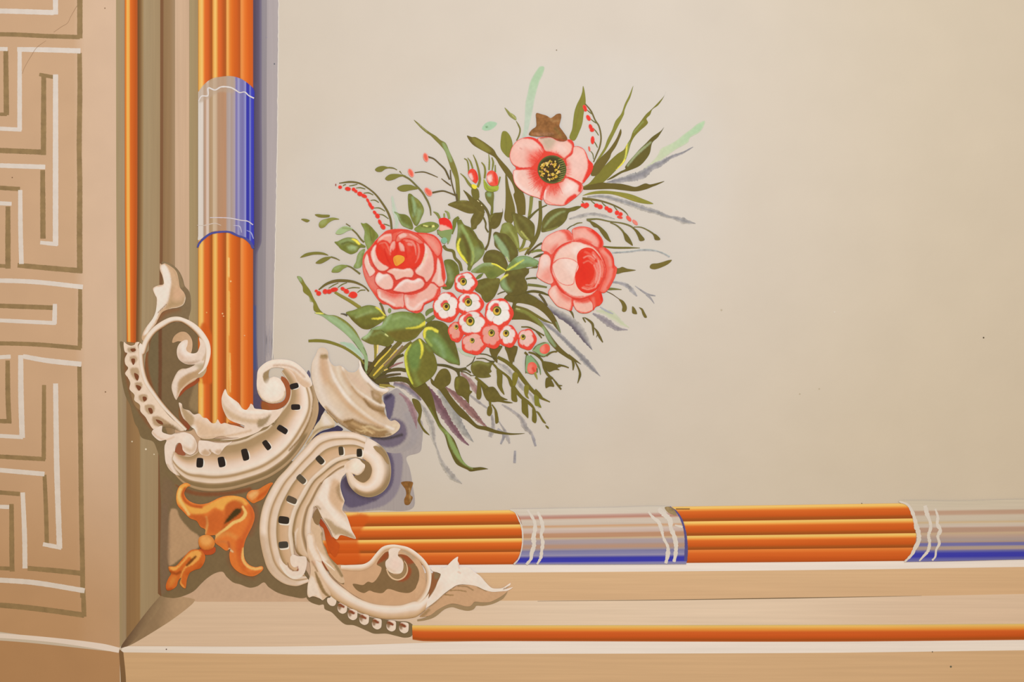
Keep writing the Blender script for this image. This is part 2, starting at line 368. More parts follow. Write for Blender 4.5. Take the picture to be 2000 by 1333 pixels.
for i in range(4):
    a, b = E1[i], E1[i + 1]
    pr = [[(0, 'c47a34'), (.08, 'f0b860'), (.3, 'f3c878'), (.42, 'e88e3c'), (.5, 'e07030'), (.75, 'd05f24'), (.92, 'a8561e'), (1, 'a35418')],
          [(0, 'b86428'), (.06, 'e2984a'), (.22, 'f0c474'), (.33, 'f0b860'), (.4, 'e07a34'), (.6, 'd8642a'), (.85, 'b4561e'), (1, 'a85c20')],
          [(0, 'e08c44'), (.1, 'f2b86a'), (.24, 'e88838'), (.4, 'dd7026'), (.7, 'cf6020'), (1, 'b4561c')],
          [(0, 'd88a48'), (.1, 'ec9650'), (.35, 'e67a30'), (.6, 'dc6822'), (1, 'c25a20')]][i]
    x = 0 if i < 3 else .5
    for y0, y1, cut in ((-700, [196, 180, 175, 186][i], 0), ([440, 430, 430, 435][i], [832, 848, 850, 825][i], 1)):
        st = []
        if cut and i == 0: st = [F('386,660 398,630 416,660 418,745 386,745', 'd2601f', 6, .9), S('393,742 393,775', 5, 'f0c060', 4, .8)]
        if cut and i == 2: st = [S('447,505 447,540', 3, 'f6c87c', 2), S('448,570 447,655', (2, 4, 2), 'f2bc68', 2), S('449,690 450,765', (2, 4, 2), 'f2c070', 2)]
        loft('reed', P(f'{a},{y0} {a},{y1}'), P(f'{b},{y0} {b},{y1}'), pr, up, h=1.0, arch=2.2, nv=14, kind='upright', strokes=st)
lv = thing('reed_bundle', 'bundle of four level orange reeds wrapped by two blue and white bands', 'reeds', '1340,1045')
def yy(f, x):                                        # edge of the level reeds: the bundle widens a little to the right end
    top = np.interp(x, [600, 1000, 1330, 1600, 2000, 2700], [1003, 997, 990, 986, 980, 971]); bot = np.interp(x, [600, 1000, 1600, 2000, 2700], [1106, 1103, 1098, 1094, 1087])
    return top + (bot - top) * f
FR = [0, .265, .52, .77, 1]
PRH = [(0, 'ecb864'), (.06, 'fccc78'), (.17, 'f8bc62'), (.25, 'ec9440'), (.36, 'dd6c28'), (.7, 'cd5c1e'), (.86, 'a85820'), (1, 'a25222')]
for i in range(4):
    for x0, x1 in (((672, 650, 628, 628)[i], [1024, 1034, 1034, 1026][i]), ([1305, 1305, 1315, 1320][i], [1800, 1800, 1800, 1796][i]), (2260, 2700)):
        xs = np.linspace(x0, x1, 12)
        pr = [(t, c) for t, c in PRH]
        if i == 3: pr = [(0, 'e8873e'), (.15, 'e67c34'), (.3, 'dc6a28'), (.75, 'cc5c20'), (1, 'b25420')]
        st = [F('640,1030 700,1004 720,1010 700,1050 700,1100 640,1100', 'd55d1c', 8, .8)] if x0 < 700 else []
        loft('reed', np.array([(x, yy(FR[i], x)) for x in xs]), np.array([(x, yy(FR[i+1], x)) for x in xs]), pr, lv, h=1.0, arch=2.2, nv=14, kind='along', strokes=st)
TONE = (1, 1, 1)
# wrapped bands on the reeds: children of the bundle, stripes running with the reeds, white ties across
Z(220, 0, 4.993)
prb = [(0, 'e4dad0'), (.09, 'e6dad0'), (.11, 'b89c86'), (.14, 'c49c80'), (.16, 'e0c8b8'), (.19, 'ddc8ba'), (.21, 'b69470'), (.26, 'c0a07c'), (.28, 'd8bfa2'), (.33, 'd2b698'), (.36, 'bd9474'), (.5, 'c49472'),
       (.52, 'b8a49c'), (.57, 'bcaca8'), (.6, 'b49c90'), (.66, 'b8a8b0'), (.68, '7c74b4'), (.70, '8c84b8'), (.73, 'aaa6cc'), (.75, '8884b8'), (.8, '8078b0'), (.83, '8a88c4'), (.85, 'aaaad4'), (.865, '3c3cb0'), (.91, '3a3aae'), (.93, '8a90d0'), (.95, '4446c0'), (1, '3c3cb4')]
A = J(P('835,900 832,1000 835,1333'), P('835,2300')); B = J(P('1380,870 1380,1100 1380,1333'), P('1380,2360'))
tops = J(P('836,900 900,820 970,770 1060,750 1160,745 1250,770 1320,815 1380,880'))
tops = J(P('836,1600 836,1250 836,1000 836,900'), tops)
bott = J(P('1380,1000 1380,1250 1380,1600 1380,2000 1380,2300'), P('1378,2400 1320,2335 1250,2310 1180,2270 1080,2255 980,2260 900,2310 836,2345 836,2300 836,2000'))
def striped(name, outline, axis, a0, a1, prof, parent, extra=(), kind='upright'):
    pc = np.array([lin(c) for _, c in prof]); pt = [t for t, _ in prof]
    o = shape(name, outline, 'ffffff', (), parent, h=3.45, step=1.05, kind=kind)
    me = o.data; n = len(me.vertices); co = np.zeros(n * 3); me.vertices.foreach_get('co', co); co = co.reshape(-1, 3)
    px = co[:, 0] * 1000 + 1000; py = 1333 - (co[:, 2] - 1) * 1000; v = px if axis == 'x' else py
    lo, hi = (a0(px, py), a1(px, py)); t = np.clip((v - lo) / (hi - lo), 0, 1)
    col = np.c_[[np.interp(t, pt, pc[:, k]) for k in range(3)]].T
    paint(np.c_[px, py], col, extra, np.full(n, 99.))
    me.color_attributes['pigment'].data.foreach_set('color', np.c_[col, np.ones(n)].astype(np.float32).ravel())
    return o
w1 = striped('wrapping', J(tops, bott), 'x', lambda x, y: 386.5 + 0*x, lambda x, y: 496.5 + 0*x, prb, up,
             [F('836,860 900,820 1060,745 1180,745 1180,900 1040,900 940,960 850,1000', 'c2a890', 6, .6)])
for pts, w, c in (('840,990 870,940 930,935 935,860 1000,880 1060,850 1150,855 1200,880 1240,905 1290,900 1330,935 1380,960', (1.6, 3, 2.6, 3, 2, 2.4), 'e9dfda'),
                  ('950,2125 1060,2125 1150,2130 1250,2150 1320,2160 1370,2195', (1.4, 2, 2), 'dcd0d8'), ('825,2200 900,2200 1000,2180 1060,2200', (1, 2, 1), 'dccabc'),
                  ('1180,2200 1240,2210 1260,2270', (1, 2, 1.5), 'c8c0d8'), ('1310,2250 1350,2270 1375,2330', (1, 2, 1.5), 'b0b4e0')):
    ribbon('white_tie', pts, w, c, up, h=3.9, nv=2, wob=.15)
ribbon('blue_edge', '830,2415 850,2370 900,2320 960,2280 1040,2265 1140,2265 1220,2300 1290,2325 1345,2370 1375,2425', (3.6, 4.4, 4, 4, 3.4, 4.4, 3.5, 5, 5.5), '54549c', up, h=3.8, wob=.12)
Z(980, 960, 5)
prh = [(0, 'e0d4c4'), (.09, 'e0d2c2'), (.12, 'cda598'), (.16, 'c88f7c'), (.18, 'd8b8a4'), (.2, 'dccbbb'), (.28, 'd8c8b8'), (.31, 'd9a880'), (.33, 'd8b898'), (.36, 'dcc8bc'), (.42, 'd6bcb0'), (.45, 'c79878'), (.51, 'c89878'), (.53, 'd8bc98'),
       (.57, 'b8a8ac'), (.62, 'b4a4a8'), (.66, 'c09c88'), (.70, 'c49c84'), (.74, 'a89ca4'), (.76, '8884ae'), (.82, '9490b8'), (.84, 'a8a0bc'), (.87, '6a66b0'), (.89, '3e3eb4'), (.96, '4040b8'), (.975, '8680c0'), (1, '9490b4')]
def wrapv(outline, ties, prof):
    striped('wrapping', outline, 'y', lambda x, y: np.vectorize(lambda q: yy(0, q))(x), lambda x, y: np.vectorize(lambda q: yy(1, q))(x), prof, lv, (), 'along')
    for t, w in ties: ribbon('white_tie', t, w, 'e8dccf', lv, h=3.9, nv=2, wob=.22)
wrapv(P('80,178 200,175 1000,160 1640,150 1700,190 1760,280 1800,400 1815,540 1810,640 1800,712 1800,712 1000,715 110,715 110,715 160,650 190,560 205,450 200,340 170,250 130,200'),
      [('80,182 130,205 165,270 195,350 205,450 195,560 165,660 120,712', (1, 2.5, 3, 2.5, 2, 2, 3)), ('250,180 290,240 320,300 325,370 310,450 315,530 290,610 285,660 240,715', (4, 5, 7, 8, 9, 8, 6, 5)), ('350,200 385,280 400,360 385,420 400,500 390,580 380,650 345,712', (4, 7, 8, 6, 7, 6, 4)),
       ('1430,200 1480,260 1530,300 1560,380 1580,460 1620,540 1620,620 1600,705', (4, 6, 8, 5, 6, 8, 5)), ('1530,170 1580,220 1640,280 1650,360 1680,430 1700,520 1695,620 1680,690', (9, 10, 9, 9, 8, 7, 6)), ('1690,330 1765,350', (3, 5))], prh)
ribbon('blue_edge', '1640,150 1700,195 1750,270 1780,360 1795,450 1800,560 1795,680', (2, 3.4, 4, 4, 5, 7, 6), '5f5890', lv, h=3.8, wob=.12)
shape('worn_patch', '1590,158 1630,150 1672,168 1700,205 1705,235 1660,225 1620,205', 'a08860', [], lv, h=3.9, kind='worn')
ribbon('worn_patch', '1700,172 1835,172', 2, '9a6a34', lv, h=3.9)
Z(1600, 960, 5)
prh2 = [(0, 'd8cab4'), (.12, 'dccdb8'), (.15, 'c8a48c'), (.2, 'cba890'), (.23, 'd8c8b4'), (.31, 'd4c4b0'), (.34, 'd8bc94'), (.37, 'd8c8b4'), (.41, 'd8c6b8'), (.44, 'c4a08a'), (.5, 'bf9c88'), (.53, 'd4b898'), (.58, 'c4a898'), (.65, 'b4a4a0'), (.68, 'b89c8c'), (.70, '7c78b0'), (.74, '7c78b4'), (.76, 'b8a498'), (.8, 'bca498'), (.83, '7472b0'), (.87, '4242b4'), (.93, '4040b6'), (.96, '6462b4'), (1, '7c7ab4')]
wrapv(J(P('770,98 900,90 1300,95 2000,80'), np.array([(2250, 978), (2262, 1030), (2262, 1060), (2250, 1090)]), P('2000,665 1400,680 830,690 830,690 900,630 925,560 945,450 935,330 905,230 870,150')),
      [('780,100 860,130 905,200 935,290 945,340 965,400 970,480 930,560 900,620 830,690', (3, 5, 6, 7, 9, 9, 8, 7, 5, 3)), ('1030,140 1050,220 1080,300 1085,360 1065,430 1075,500 1060,580 1010,640 975,680', (8, 8, 7, 6, 6, 6, 6, 5, 3)), ('1130,170 1155,250 1150,320 1180,380 1155,440 1170,510 1140,570 1130,640 1100,675', (3, 5, 6, 7, 6, 6, 4, 4, 3))], prh2)
# ---------- carved scrolls, painted in cream over grey-brown shadow ----------
CL, CM, CS, OL, BR, SH = 'ecdfd4', 'dcc2a6', 'bfa07c', '93794f', '9c5631', '83694a'
A3 = lambda: Z(220, 490, 20/3)
A4 = lambda: Z(220, 660, 20/3)
A5 = lambda: Z(290, 800, 20/3)
A6 = lambda: Z(300, 930, 16/3)
B1 = lambda: Z(430, 680, 6.665)
B2 = lambda: Z(590, 660, 6.06)
B3 = lambda: Z(560, 820, 6.665)
B4 = lambda: Z(490, 940, 6.06)
B5 = lambda: Z(580, 1050, 6.346)
B6 = lambda: Z(760, 1050, 6.346)
def cat_(*parts):
    out = []
    for z, t in parts: z(); out.append(P(t))
    return np.vstack(out)
# cast shadows, painted flat on the wall
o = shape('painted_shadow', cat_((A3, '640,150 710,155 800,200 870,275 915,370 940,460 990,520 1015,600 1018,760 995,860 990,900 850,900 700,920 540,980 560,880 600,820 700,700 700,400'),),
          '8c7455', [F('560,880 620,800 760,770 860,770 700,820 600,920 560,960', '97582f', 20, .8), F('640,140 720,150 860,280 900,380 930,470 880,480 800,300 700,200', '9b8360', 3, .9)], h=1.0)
tag(o, 'grey-brown painted shadow behind the tall leaf tip', 'painted shadow')
A4()
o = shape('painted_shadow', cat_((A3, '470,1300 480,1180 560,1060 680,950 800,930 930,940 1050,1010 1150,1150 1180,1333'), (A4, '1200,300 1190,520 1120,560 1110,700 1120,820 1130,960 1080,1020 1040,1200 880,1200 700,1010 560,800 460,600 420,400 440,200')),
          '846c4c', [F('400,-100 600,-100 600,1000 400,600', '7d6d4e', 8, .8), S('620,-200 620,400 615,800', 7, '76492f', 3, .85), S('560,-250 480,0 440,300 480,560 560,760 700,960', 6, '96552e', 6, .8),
           F('1000,900 1110,960 1110,560 1040,700', 'a08660', 6, .9)], h=1.0)
A3(); paint_later = None
tag(o, 'dark olive painted shadow inside the upright scroll', 'painted shadow')
A4()
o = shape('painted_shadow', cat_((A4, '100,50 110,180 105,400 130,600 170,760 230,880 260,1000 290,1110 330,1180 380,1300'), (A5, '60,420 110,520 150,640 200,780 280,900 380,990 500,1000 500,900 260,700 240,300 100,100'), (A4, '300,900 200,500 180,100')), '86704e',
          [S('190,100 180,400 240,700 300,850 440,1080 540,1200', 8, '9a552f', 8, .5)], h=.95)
tag(o, 'dark painted shadow outside the bead chain on the upright moulding', 'painted shadow')
A5()
o = shape('painted_shadow', cat_((A5, '150,520 145,1333'), (A6, '75,600 75,1240 180,1275 250,1268 330,1245 420,1200 500,1120 560,1065 640,1015 720,1000 760,1050 830,1110 900,1130 1000,1165 1080,1150 1150,1110 1200,1160 1300,1220 1450,1260 1580,1270 1600,1000 1200,900 1080,500 1000,100 500,60 200,20')), '87704f',
          [], h=.9)
A6()
me_st = None
bpy.data.objects.remove(o)
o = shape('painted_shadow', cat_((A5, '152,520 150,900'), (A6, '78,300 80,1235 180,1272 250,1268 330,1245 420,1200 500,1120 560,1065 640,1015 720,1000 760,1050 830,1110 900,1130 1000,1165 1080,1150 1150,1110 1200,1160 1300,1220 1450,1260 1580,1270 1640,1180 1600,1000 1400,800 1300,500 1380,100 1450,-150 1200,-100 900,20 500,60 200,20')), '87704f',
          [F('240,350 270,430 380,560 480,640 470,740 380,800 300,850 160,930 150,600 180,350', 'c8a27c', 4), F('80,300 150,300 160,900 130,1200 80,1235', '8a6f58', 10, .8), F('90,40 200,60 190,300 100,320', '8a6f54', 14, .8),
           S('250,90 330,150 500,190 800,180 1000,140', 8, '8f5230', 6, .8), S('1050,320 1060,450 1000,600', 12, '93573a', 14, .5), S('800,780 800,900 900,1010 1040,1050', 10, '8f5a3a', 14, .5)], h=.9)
tag(o, 'broad grey-brown painted shadow under the orange bellflower', 'painted shadow')
B3()
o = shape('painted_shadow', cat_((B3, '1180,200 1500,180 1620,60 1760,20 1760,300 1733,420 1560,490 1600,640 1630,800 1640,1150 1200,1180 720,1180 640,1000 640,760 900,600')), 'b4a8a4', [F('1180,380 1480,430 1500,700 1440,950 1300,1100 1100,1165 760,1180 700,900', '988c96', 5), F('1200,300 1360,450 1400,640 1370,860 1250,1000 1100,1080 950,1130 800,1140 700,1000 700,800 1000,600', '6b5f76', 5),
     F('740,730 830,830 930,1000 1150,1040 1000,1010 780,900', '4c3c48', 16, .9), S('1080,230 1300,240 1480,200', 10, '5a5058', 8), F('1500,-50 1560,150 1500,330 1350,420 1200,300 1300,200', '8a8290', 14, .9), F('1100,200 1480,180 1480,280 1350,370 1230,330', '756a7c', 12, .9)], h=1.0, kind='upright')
tag(o, 'plum grey painted shadow around the curled lower volute', 'painted shadow')
B2()
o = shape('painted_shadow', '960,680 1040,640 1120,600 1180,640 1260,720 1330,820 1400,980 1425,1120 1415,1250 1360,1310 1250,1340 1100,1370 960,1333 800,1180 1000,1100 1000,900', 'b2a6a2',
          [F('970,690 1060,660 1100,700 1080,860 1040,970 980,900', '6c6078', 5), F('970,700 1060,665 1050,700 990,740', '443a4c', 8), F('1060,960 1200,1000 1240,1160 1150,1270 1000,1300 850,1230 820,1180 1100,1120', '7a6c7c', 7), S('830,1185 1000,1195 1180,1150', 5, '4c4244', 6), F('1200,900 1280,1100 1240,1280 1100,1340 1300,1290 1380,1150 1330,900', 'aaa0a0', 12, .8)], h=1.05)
tag(o, 'lilac grey painted shadow beside the shell vase', 'painted shadow')
B1()
o = shape('painted_shadow', '1130,330 1150,290 1175,340 1170,390 1140,390', '6c6478', [], h=1.0, step=1.2)
tag(o, 'tiny plum painted shadow above the upper scroll beside the vase', 'painted shadow')
o = shape('painted_shadow', '1285,690 1330,760 1365,800 1340,850 1300,930 1240,1010 1230,1050 1200,1060 1240,960 1270,850', '3e3444', [], h=1.0, step=1.3)
tag(o, 'narrow black-violet painted shadow between upper scroll and vase', 'painted shadow')
o = shape('painted_shadow', '1190,1200 1250,1130 1330,1080 1430,1050 1490,1030 1530,1010 1600,1060 1560,1090 1450,1090 1330,1105 1260,1150 1200,1220', '453d58', [S('1300,1120 1500,1090', 3, '5f5a86', 4)], h=1.0, step=1.3)
tag(o, 'dark violet painted shadow on top of the lower scroll', 'painted shadow')
o = shape('painted_shadow', '395,700 480,600 560,690 700,720 820,760 700,800 540,800 470,790', '5c5068', [F('540,690 700,720 860,560 920,520 900,700 760,800 560,810', '97532c', 6)], h=1.0)
tag(o, 'red-brown and violet painted shadow beneath the upper volute', 'painted shadow')
TONE = (1.17, 1.1, 1.06)
# --- upright scroll with leaf tip, volute and hanging leaf
t = thing('acanthus_scroll', 'cream acanthus scroll curling up over the upright mouldings with a leaf tip', 'ornament', '300,600')
A3()
shape('leaf_tip', cat_((A3, '618,165 640,180 680,165 760,205 830,270 860,370 880,480 930,545 952,610 925,700 850,740 760,755 650,800 600,880 560,960 470,1060 420,1180 380,1150 400,1060 450,980 520,890 560,800 572,720 575,620 545,560 528,490 600,450 665,435 650,330 618,250')),
      'cfb08e', [F('560,760 575,620 540,540 540,480 660,450 655,330 625,200 680,180 740,280 765,400 755,520 730,640 690,720 620,780 570,900 450,1080 400,1100', 'efe5dc', 5), F('770,480 800,560 790,640 880,660 930,600 920,690 800,730 700,740 750,620', 'aa9068', 16, .8), F('790,520 870,480 920,560 890,620 800,640', 'd4ae8e', 20, .8),
                 S('700,175 800,260 850,380 870,480', 2.5, 'bf9d7a', 3, .6), S('950,610 925,700 850,738 750,758', 1.6, 'e2d3be', 1.5), S('700,700 640,760 590,810', 1.2, '8a6e4c', 1.5), S('530,480 560,450 640,440', 2, 'dfb69a', 3, .7)], t, h=2.4, dome=1.2, step=1.6)
cl = cat_((A4, '1120,470 1190,400 1225,300'), (A3, '1238,1330 1228,1240 1190,1150 1110,1040 1000,950 880,895 770,900 650,960 530,1050 440,1180 385,1333'), (A4, '372,100 372,250 392,420 442,580 540,730 660,890 800,1040 960,1200'))
ribbon('rail', cl, (3, 8, 12, 14, 13, 12, 9, 10.5, 12, 11, 11, 11, 10, 9, 9, 9, 9, 8, 8, 7, 7, 6), [(0, 'dcc8b0'), (.08, 'eadccd'), (.45, 'f0e6de'), (.7, 'e4d4c4'), (.86, 'b89a74'), (1, '9a6a42')], t, h=2.6, arch=1.2, nv=10)
shape('volute_shade', cat_((A3, '780,1200 800,1120 880,1060 960,1065 1030,1150 1040,1260 1010,1360 960,1400 900,1320 940,1210 860,1180')), 'cba986', [G('800,1100 1040,1300', 'c4a27e', 'd4b494')], t, h=2.5, dome=.8)
A4()
shape('volute', cat_((A4, '1240,60 1245,180 1200,300 1120,340 1040,350 960,345 880,300 845,240 840,150 870,80 930,35 980,30 975,100 960,140 985,185 1040,205 1100,190 1130,130 1140,80 1130,0 1180,-20')), 'e6d6c8',
      [F('960,345 860,290 900,310 1040,310 1120,300 1040,350', 'a88868', 8, .7), F('870,220 900,160 960,180 1000,240 900,290', 'cfa98e', 16, .6), S('1225,80 1230,180 1180,290', 4, 'cdb79c', 4), F('900,80 950,60 950,140 1000,200 1060,220 950,250 890,180', 'f0e8e2', 12, .9)], t, h=2.8, dome=1.4, step=1.5)
shape('hanging_leaf', '1195,230 1210,290 1225,420 1170,510 1110,525 1070,560 980,615 900,690 850,780 830,812 795,750 768,640 795,540 850,440 900,405 970,400 1060,360 1140,290', 'c0a27e',
      [F('790,740 770,640 800,540 850,440 960,400 1060,360 1150,290 1200,230 1200,320 1100,420 980,470 880,540 850,620 830,810', 'e6d8cc', 6), S('1150,520 1060,540 960,610 880,700 850,780', 2.4, 'ddc4ac', 2), F('860,600 960,500 1100,450 1000,560 900,640', 'b4946e', 12, .7), F('1080,360 1200,340 1210,500 1100,530 1150,440', 'b8a888', 10, .8)], t, h=2.7, dome=1.2, step=1.5)
shape('red_shade', '1170,500 1130,560 1080,610 960,680 880,760 850,770 900,690 980,615 1070,555 1120,520', '9c4f2c', [], t, h=1.9, step=1.4)
# bead chain
t = thing('bead_chain', 'curved chain of pierced cream beads hanging from the upright orange rod', 'ornament', '262,760')
shape('chain_band', cat_((A4, '150,55 148,130 165,190 192,200 162,270 168,345 205,395 165,465 200,520 232,590 222,670 285,745 285,815 355,875 365,960 430,1035 470,1105 540,1195 650,1160 760,1170 880,1215 940,1200 780,1060 660,930 540,760 440,590 385,420 360,250 330,100 350,60 300,60 290,90 240,105 180,80')), 'e9d8c6',
      [F('200,135 300,125 310,160 280,195 200,180', 'a8906c', 6, .8), F('225,250 300,235 325,270 300,330 240,320', 'b69c7a', 5, .9), F('235,400 330,395 350,460 320,560 240,480', 'b69c7a', 5, .9), F('295,590 380,585 385,650 340,690 300,650', 'b69c7a', 4, .9),
       F('345,750 440,740 460,790 410,840 350,810', 'b69c7a', 4, .9), F('425,880 540,880 545,960 490,1000 430,950', 'b69c7a', 4, .9), F('525,1030 620,1030 820,1180 700,1160 560,1150 520,1090', 'b29672', 5, .9), F('620,1140 760,1130 880,1215 700,1190', '8e7654', 6, .9),
       S('310,-10 300,60', 4, 'b8a07c', 3)], t, h=2.2, dome=.7, step=1.4)
for pts in ('235,150 290,140 305,165 260,185', '245,280 290,275 290,330 270,355', '285,460 330,480 345,510 325,560 295,520', '305,620 350,625 375,650 345,690', '395,770 440,775 445,810 410,830', '465,920 510,920 525,980 495,990', '565,1065 640,1090 660,1130 600,1115'):
    shape('eyelet', pts, '7c4a2e', [], t, h=3.0, step=1.0)
# --- the large upper C scroll
t = thing('pierced_scroll', 'large cream scroll with black slots sweeping under the upright reeds', 'ornament', '450,900')
O = cat_((A5, '230,560 260,700 330,830 450,960 600,1035 800,1068 1050,1050 1300,985 1560,890 1750,770 1880,650 2010,480'), (B1, '1190,1090 1250,960 1283,800 1262,640 1205,480 1135,345 1040,235 930,170'))
I = cat_((A5, '390,560 470,600 560,600 650,540 700,425 850,434 1060,434 1250,388 1400,315 1540,242 1620,160 1690,60 1740,0'), (B1, '835,770 888,690 912,600 908,520 880,440 840,370 800,310'))
pr = [(0, 'd8c4aa'), (.035, 'e2d2bc'), (.07, 'a98f6a'), (.2, 'ae9470'), (.34, 'd3b596'), (.48, 'e8d6c8'), (.62, 'efe4da'), (.67, 'e4d4c2'), (.69, 'ab9069'), (.735, 'b69a76'), (.755, 'e0cdb6'), (.82, 'e6d6c6'), (.845, 'a88c66'), (.87, '8e7854'), (.94, '8a7452'), (.955, 'b89e7c'), (1, 'a68a66')]
loft('channel', I, O, pr, t, h=2.0, arch=1.6, nv=44, strokes=[F('1140,340 1190,470 1210,640 1180,850 1080,1100 1180,1100 1280,900 1300,640 1180,400', 'c2a682', 10, .75), S('1215,640 1190,860 1120,1040 1020,1200 900,1333', (1.5, 3, 4, 3), '94784f', 2.5)])
shape('volute_hood', cat_((B1, '1140,345 1040,235 930,168 780,148 650,165 560,215 495,290 480,400 478,500 500,600 560,680 640,718 720,720 800,690 850,620 855,560 840,480 800,420 760,390 700,375 640,390 640,300 680,260 800,260 900,300 960,360 1000,440 1100,520 1200,480')), 'e9dccf',
      [F('680,265 840,260 960,300 1080,400 1180,480 1100,560 1010,480 920,420 800,370 700,360 640,390 640,310', 'd6b89a', 8, .9), F('700,285 860,300 950,380 900,420 780,370 690,350', 'd2b08c', 8, .7), F('560,340 640,280 690,265 650,340 632,460 600,468 570,430', '9d8763', 3), S('700,230 830,225 980,270 1100,380', 4, 'c09c7c', 4, .6),
       S('490,560 540,660 640,712 740,705 830,650 850,570', 3.5, 'c8ac88', 4, .9), S('520,320 600,215 780,175 920,190 1040,270', 5, 'f2e6da', 4, .8), F('560,520 640,420 740,420 800,500 780,600 680,650 590,620', 'efe6dc', 14)], t, h=2.9, dome=1.6, step=1.5)
shape('inner_shade', cat_((B1, '800,370 860,400 905,470 918,580 890,690 830,760 740,800 640,808 550,800 550,700 640,722 740,722 820,690 858,620 850,520 800,430')), 'a05a34', [F('540,700 600,720 640,800 540,800', '96582c', 4, .9)], t, h=3.0, step=1.4)
B1()
for c, r, a, z in (((672, 695), (6.4, 9), 4, A5), ((955, 685), (6.6, 9.5), -10, A5), ((1262, 590), (6.3, 11), -13, A5), ((1543, 465), (5.3, 9.6), -35, A5), ((1747, 262), (5.6, 10.4), -57, A5), ((985, 770), (8.6, 5.2), 0, B1), ((966, 497), (8.2, 5.2), -15, B1)):
    z(); blob('slot_rim', (c[0] + 14, c[1] + 6), (r[0] + .8, r[1] + .5), 'f2eae2', (), t, a, h=3.62, step=1.5)
    q = P(f'{c[0]},{c[1]}')[0]; aa = math.radians(a)
    pts = [(q[0] + r[0]*sx*math.cos(aa) - r[1]*sy*math.sin(aa), q[1] + r[0]*sx*math.sin(aa) + r[1]*sy*math.cos(aa)) for sx, sy in ((-.8, -1), (.7, -1), (1, -.6), (1, .7), (.6, 1), (-.8, 1), (-1, .6), (-1, -.7))]
    Z(0, 0, 1); shape('slot', pts, '2c2420', (), t, h=3.8, step=1.4)
A5()
shape('curl', '215,600 212,480 235,400 150,410 80,360 45,310 60,270 110,240 180,215 180,290 240,320 300,330 350,310 430,300 480,300 560,330 610,390 635,470 605,560 550,592 490,570 450,530 440,480 420,440 385,440 355,480 345,560 320,640 330,720 370,800 410,860 360,850 280,790 230,700', 'ebddd2',
      [F('460,480 520,560 600,540 630,450 600,400 560,500', 'cbb08e', 10, .8), S('340,560 320,650 340,740 400,850', 4, 'b39a76', 5, .8), F('240,250 300,240 420,300 340,315 250,300', '8e7654', 5, .9), S('250,720 330,850', 3, 'c6ab88', 4, .7), F('460,380 540,350 590,430 560,500 480,440', 'f0e6de', 16, .8), S('60,300 110,350 220,400 330,360', 3, 'd8b89a', 4, .6)], t, h=3.3, dome=1.4, step=1.5)
shape('red_shade', '400,440 440,445 440,490 470,545 480,600 400,590 345,570 365,490', '9a5c40', [], t, h=2.9, step=1.4)
shape('rosette', '660,410 700,405 780,412 850,430 950,440 1060,430 1090,415 1065,445 1000,490 960,540 920,590 870,580 830,560 790,600 720,600 670,570 650,500', 'ebddd2', [F('690,560 740,520 790,550 800,590 720,600', 'c2a27c', 6, .8), F('870,540 900,590 960,560 940,520', 'c2a27c', 6, .7), S('800,530 830,570', 3, 'b39470', 4)], t, h=3.4, dome=1.2, step=1.5)
shape('channel_shade', '440,600 560,610 660,560 730,600 800,610 870,600 930,600 870,660 700,680 560,680 480,660', 'a88e68', [], t, h=2.95, step=1.6) if False else None
# jagged leaf across the foot of the upright reeds
t = thing('acanthus_leaf', 'jagged cream acanthus leaf covering the foot of the upright reeds', 'ornament', '440,820')
_o = cat_((A4, '865,845 900,860 920,920 1000,950 1060,1000 1130,990 1180,1040 1230,1050 1290,1110 1340,1110 1370,1065 1410,1120 1460,1110 1530,1130 1620,1150 1700,1170 1720,1150 1640,1120 1560,1090 1500,1050 1460,980 1430,900 1420,800 1440,720 1470,670 1500,740 1560,790 1640,850 1690,920 1740,940 1780,900 1800,860 1830,880 1850,920 1920,930 2000,940'), (B1, '640,810 760,800 820,780 760,900 640,1010 560,1040 500,1090 380,1140 200,1190 0,1200'), (A5, '1180,370 1060,370 940,350 830,380 700,380 640,340 600,260 560,230 500,160 460,120 430,60 415,0'))
A4()
shape('leaf_blade', _o, 'e7d6c6',
      [F('900,880 960,940 1060,1040 1060,1120 1000,1180 960,1100 900,950', 'b0956c', 6, .85), F('1060,1090 1120,1060 1230,1120 1330,1170 1450,1190 1450,1260 1250,1300 1100,1270', 'd9bc9c', 16, .8), F('1420,820 1470,900 1560,970 1700,1040 1850,1060 1930,1050 1900,1120 1700,1100 1560,1060 1470,980', 'cdb494', 8, .9),
       F('1890,1080 1990,1040 2060,1000 2000,1120 1900,1170', '9a8560', 6, .9), S('1480,700 1560,830 1700,950 1900,970 2050,950', 7, 'f1e8df', 5, .8), F('1030,1150 1080,1150 1100,1240 1040,1240', 'f2eae2', 8, .9), S('1040,1320 1250,1300 1400,1290 1600,1260 1800,1210', 4, 'd0b494', 5, .8)], t, h=3.0, dome=1.5, step=1.5)
A5()
ribbon('red_shade', '1040,172 1080,190 1140,194 1200,218 1250,240', (2, 2, 2, 2.6, 1.2), 'a0603a', t, h=4.65)
shape('red_shade', cat_((A4, '870,900 900,960 960,1060 1010,1150 990,1200 950,1195 900,1130 860,1000')), '8e4a2c', [G('870,950 1000,1190', '86603c', '8e4a30')], t, h=1.6)
ribbon('shade_line', cat_((A5, '680,388 830,395 1060,400 1250,370 1400,290 1530,240 1600,170'), (B1, '700,1000 800,800')), (2, 5, 5, 5, 6, 5, 6, 4, 2), '96815e', t, h=2.7, wob=.1)
